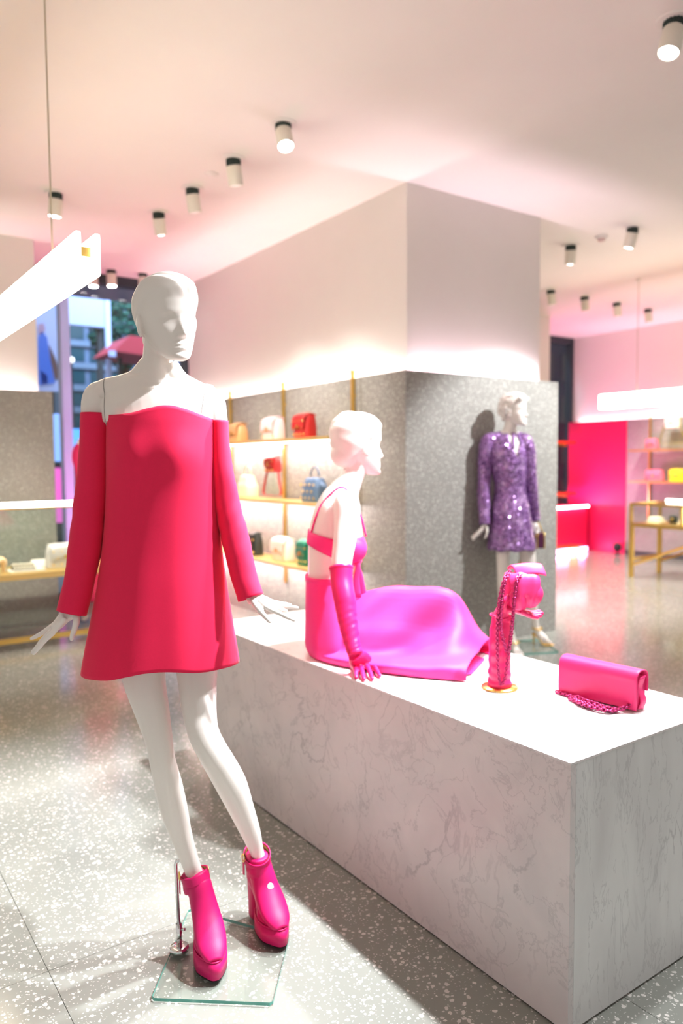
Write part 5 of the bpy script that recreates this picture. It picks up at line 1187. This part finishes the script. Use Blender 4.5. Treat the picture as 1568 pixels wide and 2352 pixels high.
# ================================================================== STREET BEYOND THE SHOP WINDOW
def facade(label, x0, x1, y, h, wallm, winm, nx, nz, z0=0.0, slab=None, name='building'):
    b = thing(name, label, 'building', ((x0+x1)/2, y, 0)); o = ((x0+x1)/2, y, 0)
    boxo('wall', rel((x0, x1, y, y+2.0, 0, h), o), wallm, b)
    fx, fz = (x1-x0)/nx, (h-z0)/nz; bm = bmesh.new(); box(bm, -fx*.36, fx*.36, -.03, .02, -fz*.30, fz*.30); pm_ = bpy.data.meshes.new('window'); bm.to_mesh(pm_); bm.free(); pm_.materials.append(winm)
    for i in range(nx):
        for j in range(nz):
            p = bpy.data.objects.new('window', pm_); link(p, b); p.location = (x0+fx*(i+.5)-o[0], -.0, z0+fz*(j+.5))
    if slab:
        for j in range(nz+1): boxo('floor_band', rel((x0-.05, x1+.05, y-.12, y-.031, z0+fz*j-.08, z0+fz*j+.06), o), slab, b)
    return b
BLU, TEAL = mat('blue grey facade', (.16, .25, .42), .8), mat('teal glass', (.02, .09, .13), .25)
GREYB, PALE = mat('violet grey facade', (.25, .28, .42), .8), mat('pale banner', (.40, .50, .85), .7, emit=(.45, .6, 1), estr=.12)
street = struct(boxo('floor_street', (-12, 24, YW+.25, 40, -.25, -.08), mat('asphalt', (.10, .11, .13), .8)))
facade('blue grey apartment block with many windows beyond the shop window', 5.6, 8.6, 20, 6.2, BLU, TEAL, 6, 11, 0, mat('band', (.22, .32, .48), .8))
facade('violet grey low building behind the tall mannequin neck', 8.8, 13.5, 22, 4.9, GREYB, mat('dim window', (.10, .12, .2), .3), 7, 6, 1.0, mat('band2', (.34, .36, .5), .8))
facade('dark teal building with balconies left of the pole beyond the window', 2.4, 5.0, 26, 9, mat('deep teal facade', (.03, .10, .12), .8), TEAL, 4, 10)
# white hoarding, post, banner, roof, tree, soffit
def pt(px, py, Y): return ony(px, py, Y)
a, b = pt(153, 690, 15), pt(240, 752, 15); t = thing('white_hoarding', 'large white hoarding high up across the street', 'hoarding', ((a.x+b.x)/2, 15, 0))
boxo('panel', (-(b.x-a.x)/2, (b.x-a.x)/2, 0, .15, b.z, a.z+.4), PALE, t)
for s in (-.45, .45): boxo('post', (s*(b.x-a.x)-.05, s*(b.x-a.x)+.05, .16, .26, -.08, a.z), DK, t)
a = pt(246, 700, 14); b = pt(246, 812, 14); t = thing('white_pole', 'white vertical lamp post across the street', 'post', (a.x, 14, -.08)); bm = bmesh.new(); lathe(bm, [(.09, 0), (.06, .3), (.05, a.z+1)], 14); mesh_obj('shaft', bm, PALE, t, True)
bm = bmesh.new(); lathe(bm, [(.12, 0), (.12, .12), (.09, .14)], 14); mesh_obj('foot', bm, DK, t, True)
a, b = pt(84, 690, 12), pt(140, 892, 12); t = thing('street_poster', 'tall pale poster of a person in blue on the street', 'poster', ((a.x+b.x)/2, 12, 0)); hw = (b.x-a.x)/2+.12
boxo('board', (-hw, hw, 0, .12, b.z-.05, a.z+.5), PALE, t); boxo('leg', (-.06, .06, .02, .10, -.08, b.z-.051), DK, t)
PB, PG, PS = mat('poster blue', (.05, .13, .55), .7, emit=(.05, .13, .55), estr=.3), mat('poster brown', (.16, .10, .10), .7), mat('poster skin', (.45, .32, .50), .7)
zc_ = b.z
def pp_(px, py): q = pt(px, py, 11.99); return Vector((q.x-t.location.x, -.012, q.z))
for nm, pts, m_ in (('printed_coat', [(96, 760), (108, 775), (116, 830), (126, 880), (90, 885), (88, 830), (88, 775)], PB), ('printed_head', [(88, 745), (100, 742), (104, 756), (98, 768), (88, 766)], PS), ('printed_arm', [(112, 790), (130, 830), (138, 868), (126, 872), (116, 830)], PG), ('printed_hand', [(92, 850), (108, 862), (110, 880), (96, 884)], PS)):
    bm = bmesh.new(); vs_ = [bm.verts.new(pp_(*p)) for p in pts]; bm.faces.new(vs_); o = mesh_obj(nm, bm, m_, t); solid(o, .004, 0)
a = pt(290, 790, 13); t = thing('kiosk_roof', 'red pitched kiosk roof across the street beside the tall mannequin head', 'roof', (a.x, 13, 0))
rl, rt_, rr, rbz = pt(262, 806, 13), pt(300, 770, 13), pt(330, 812, 13), pt(290, 815, 13).z
bm = bmesh.new(); prof = [(rl.x-a.x, rl.z), (rt_.x-a.x, rt_.z), (rr.x-a.x+.2, rt_.z-.03), (rr.x-a.x+.3, rbz)]
A = [bm.verts.new((x, 0, z)) for x, z in prof]; B = [bm.verts.new((x, 1.2, z)) for x, z in prof]; bm.faces.new(A); bm.faces.new(B[::-1])
for i in range(4): bm.faces.new((A[i], B[i], B[(i+1) % 4], A[(i+1) % 4]))
bmesh.ops.recalc_face_normals(bm, faces=bm.faces); mesh_obj('roof_slab', bm, mat('red roof', (.50, .05, .08), .6), t)
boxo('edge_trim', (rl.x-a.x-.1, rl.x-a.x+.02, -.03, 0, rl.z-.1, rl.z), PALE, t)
for x in (.0, .5): boxo('post', (x, x+.06, .4, .46, -.08, rbz-.001), DK, t)
LEAF = mat('dusk foliage', (.012, .10, .075), .7, var=.3, vscale=4)
c0_ = pt(285, 768, 17); t = thing('street_tree', 'dark green round tree across the street behind the tall mannequin head', 'tree', (c0_.x, 17, -.08))
bm = bmesh.new(); random.seed(3); cz_ = c0_.z
for k in range(900):
    d_ = Vector((random.gauss(0, 1), random.gauss(0, 1), random.gauss(0, 1))).normalized()*(.35+.65*random.random()**.4); p = Vector((d_.x*.75, d_.y*.75, cz_+.1+d_.z*.85)); s = .11
    u = Vector((random.gauss(0, 1), random.gauss(0, 1), random.gauss(0, 1))).normalized(); v_ = u.orthogonal().normalized()
    bm.faces.new([bm.verts.new(p+u*s), bm.verts.new(p+v_*s*.6), bm.verts.new(p-u*s), bm.verts.new(p-v_*s*.6)])
o = mesh_obj('foliage', bm, LEAF, t); o['kind'] = 'stuff'
bm = bmesh.new(); tube(bm, [(0, 0, 0), (.03, 0, cz_*.5), (0, 0, cz_)], .09, 10, sub=4); mesh_obj('trunk', bm, mat('bark', (.06, .05, .04), .8), t, True)
t = thing('street_canopy', 'grey canopy roof outside above the shop window', 'canopy', (2.6, YW+1.0, 0))
boxo('canopy_slab', (-2.5, 3.0, -.7, .75, CE+.12, CE+.20), mat('canopy grey', (.20, .27, .34), .7), t)
for x in (-2.3, 2.8): boxo('column', (x-.05, x+.05, .6, .7, -.08, CE+.119), mat('canopy grey', (.20, .27, .34), .7), t)
# lit shopfronts, lower down
for i, (px0, px1, py0, py1, Y, col, lb) in enumerate(((126, 152, 950, 1060, 11.5, (.25, .45, 1.0), 'blue lit shop sign low beyond the window'), (128, 150, 1075, 1200, 11, (.75, .12, .55), 'magenta lit shop sign low beyond the window'), (168, 186, 985, 1030, 13, (.10, .35, .9), 'small bright blue sign beyond the window mullion'), (157, 166, 1090, 1150, 12, (.05, .28, .45), 'teal sign low beside the window mullion'))):
    a, b = pt(px0, py0, Y), pt(px1, py1, Y); t = thing('lit_sign', lb, 'sign', ((a.x+b.x)/2, Y, 0)); hw = (b.x-a.x)/2
    boxo('light_box', (-hw, hw, 0, .1, b.z, a.z), mat('sign %d' % i, col, .5, emit=col, estr=.8), t); boxo('back_frame', (-hw-.03, hw+.03, .101, .14, -.08, a.z+.03), DK, t)
a = pt(164, 827, 14); t = thing('street_lamp', 'round pale street lamp globe seen beside the window pole', 'street lamp', (a.x, 14, -.08))
bm = bmesh.new(); ellipsoid(bm, (0, 0, a.z+.08), (.05, .05, .05), 14); mesh_obj('globe', bm, mat('lamp globe', (1, .95, .9), .5, emit=(1, .95, .9), estr=1.2), t, True); bm = bmesh.new(); tube(bm, [(0, 0, 0), (0, 0, a.z+.03)], .02, 8); mesh_obj('post', bm, DK, t)
# dark block seen through the small right-hand window
facade('dark navy building beyond the narrow right window', 13.0, 19.0, 13.5, 9, mat('navy facade', (.012, .02, .045), .8), mat('navy glass', (.01, .015, .03), .3), 5, 8)
light('street_fill', 'AREA', (6, 11, 9), (7, 20, 2), 1500, (.55, .70, 1), shape='RECTANGLE', size=6, size_y=4)  # unseen area light added to brighten the buildings
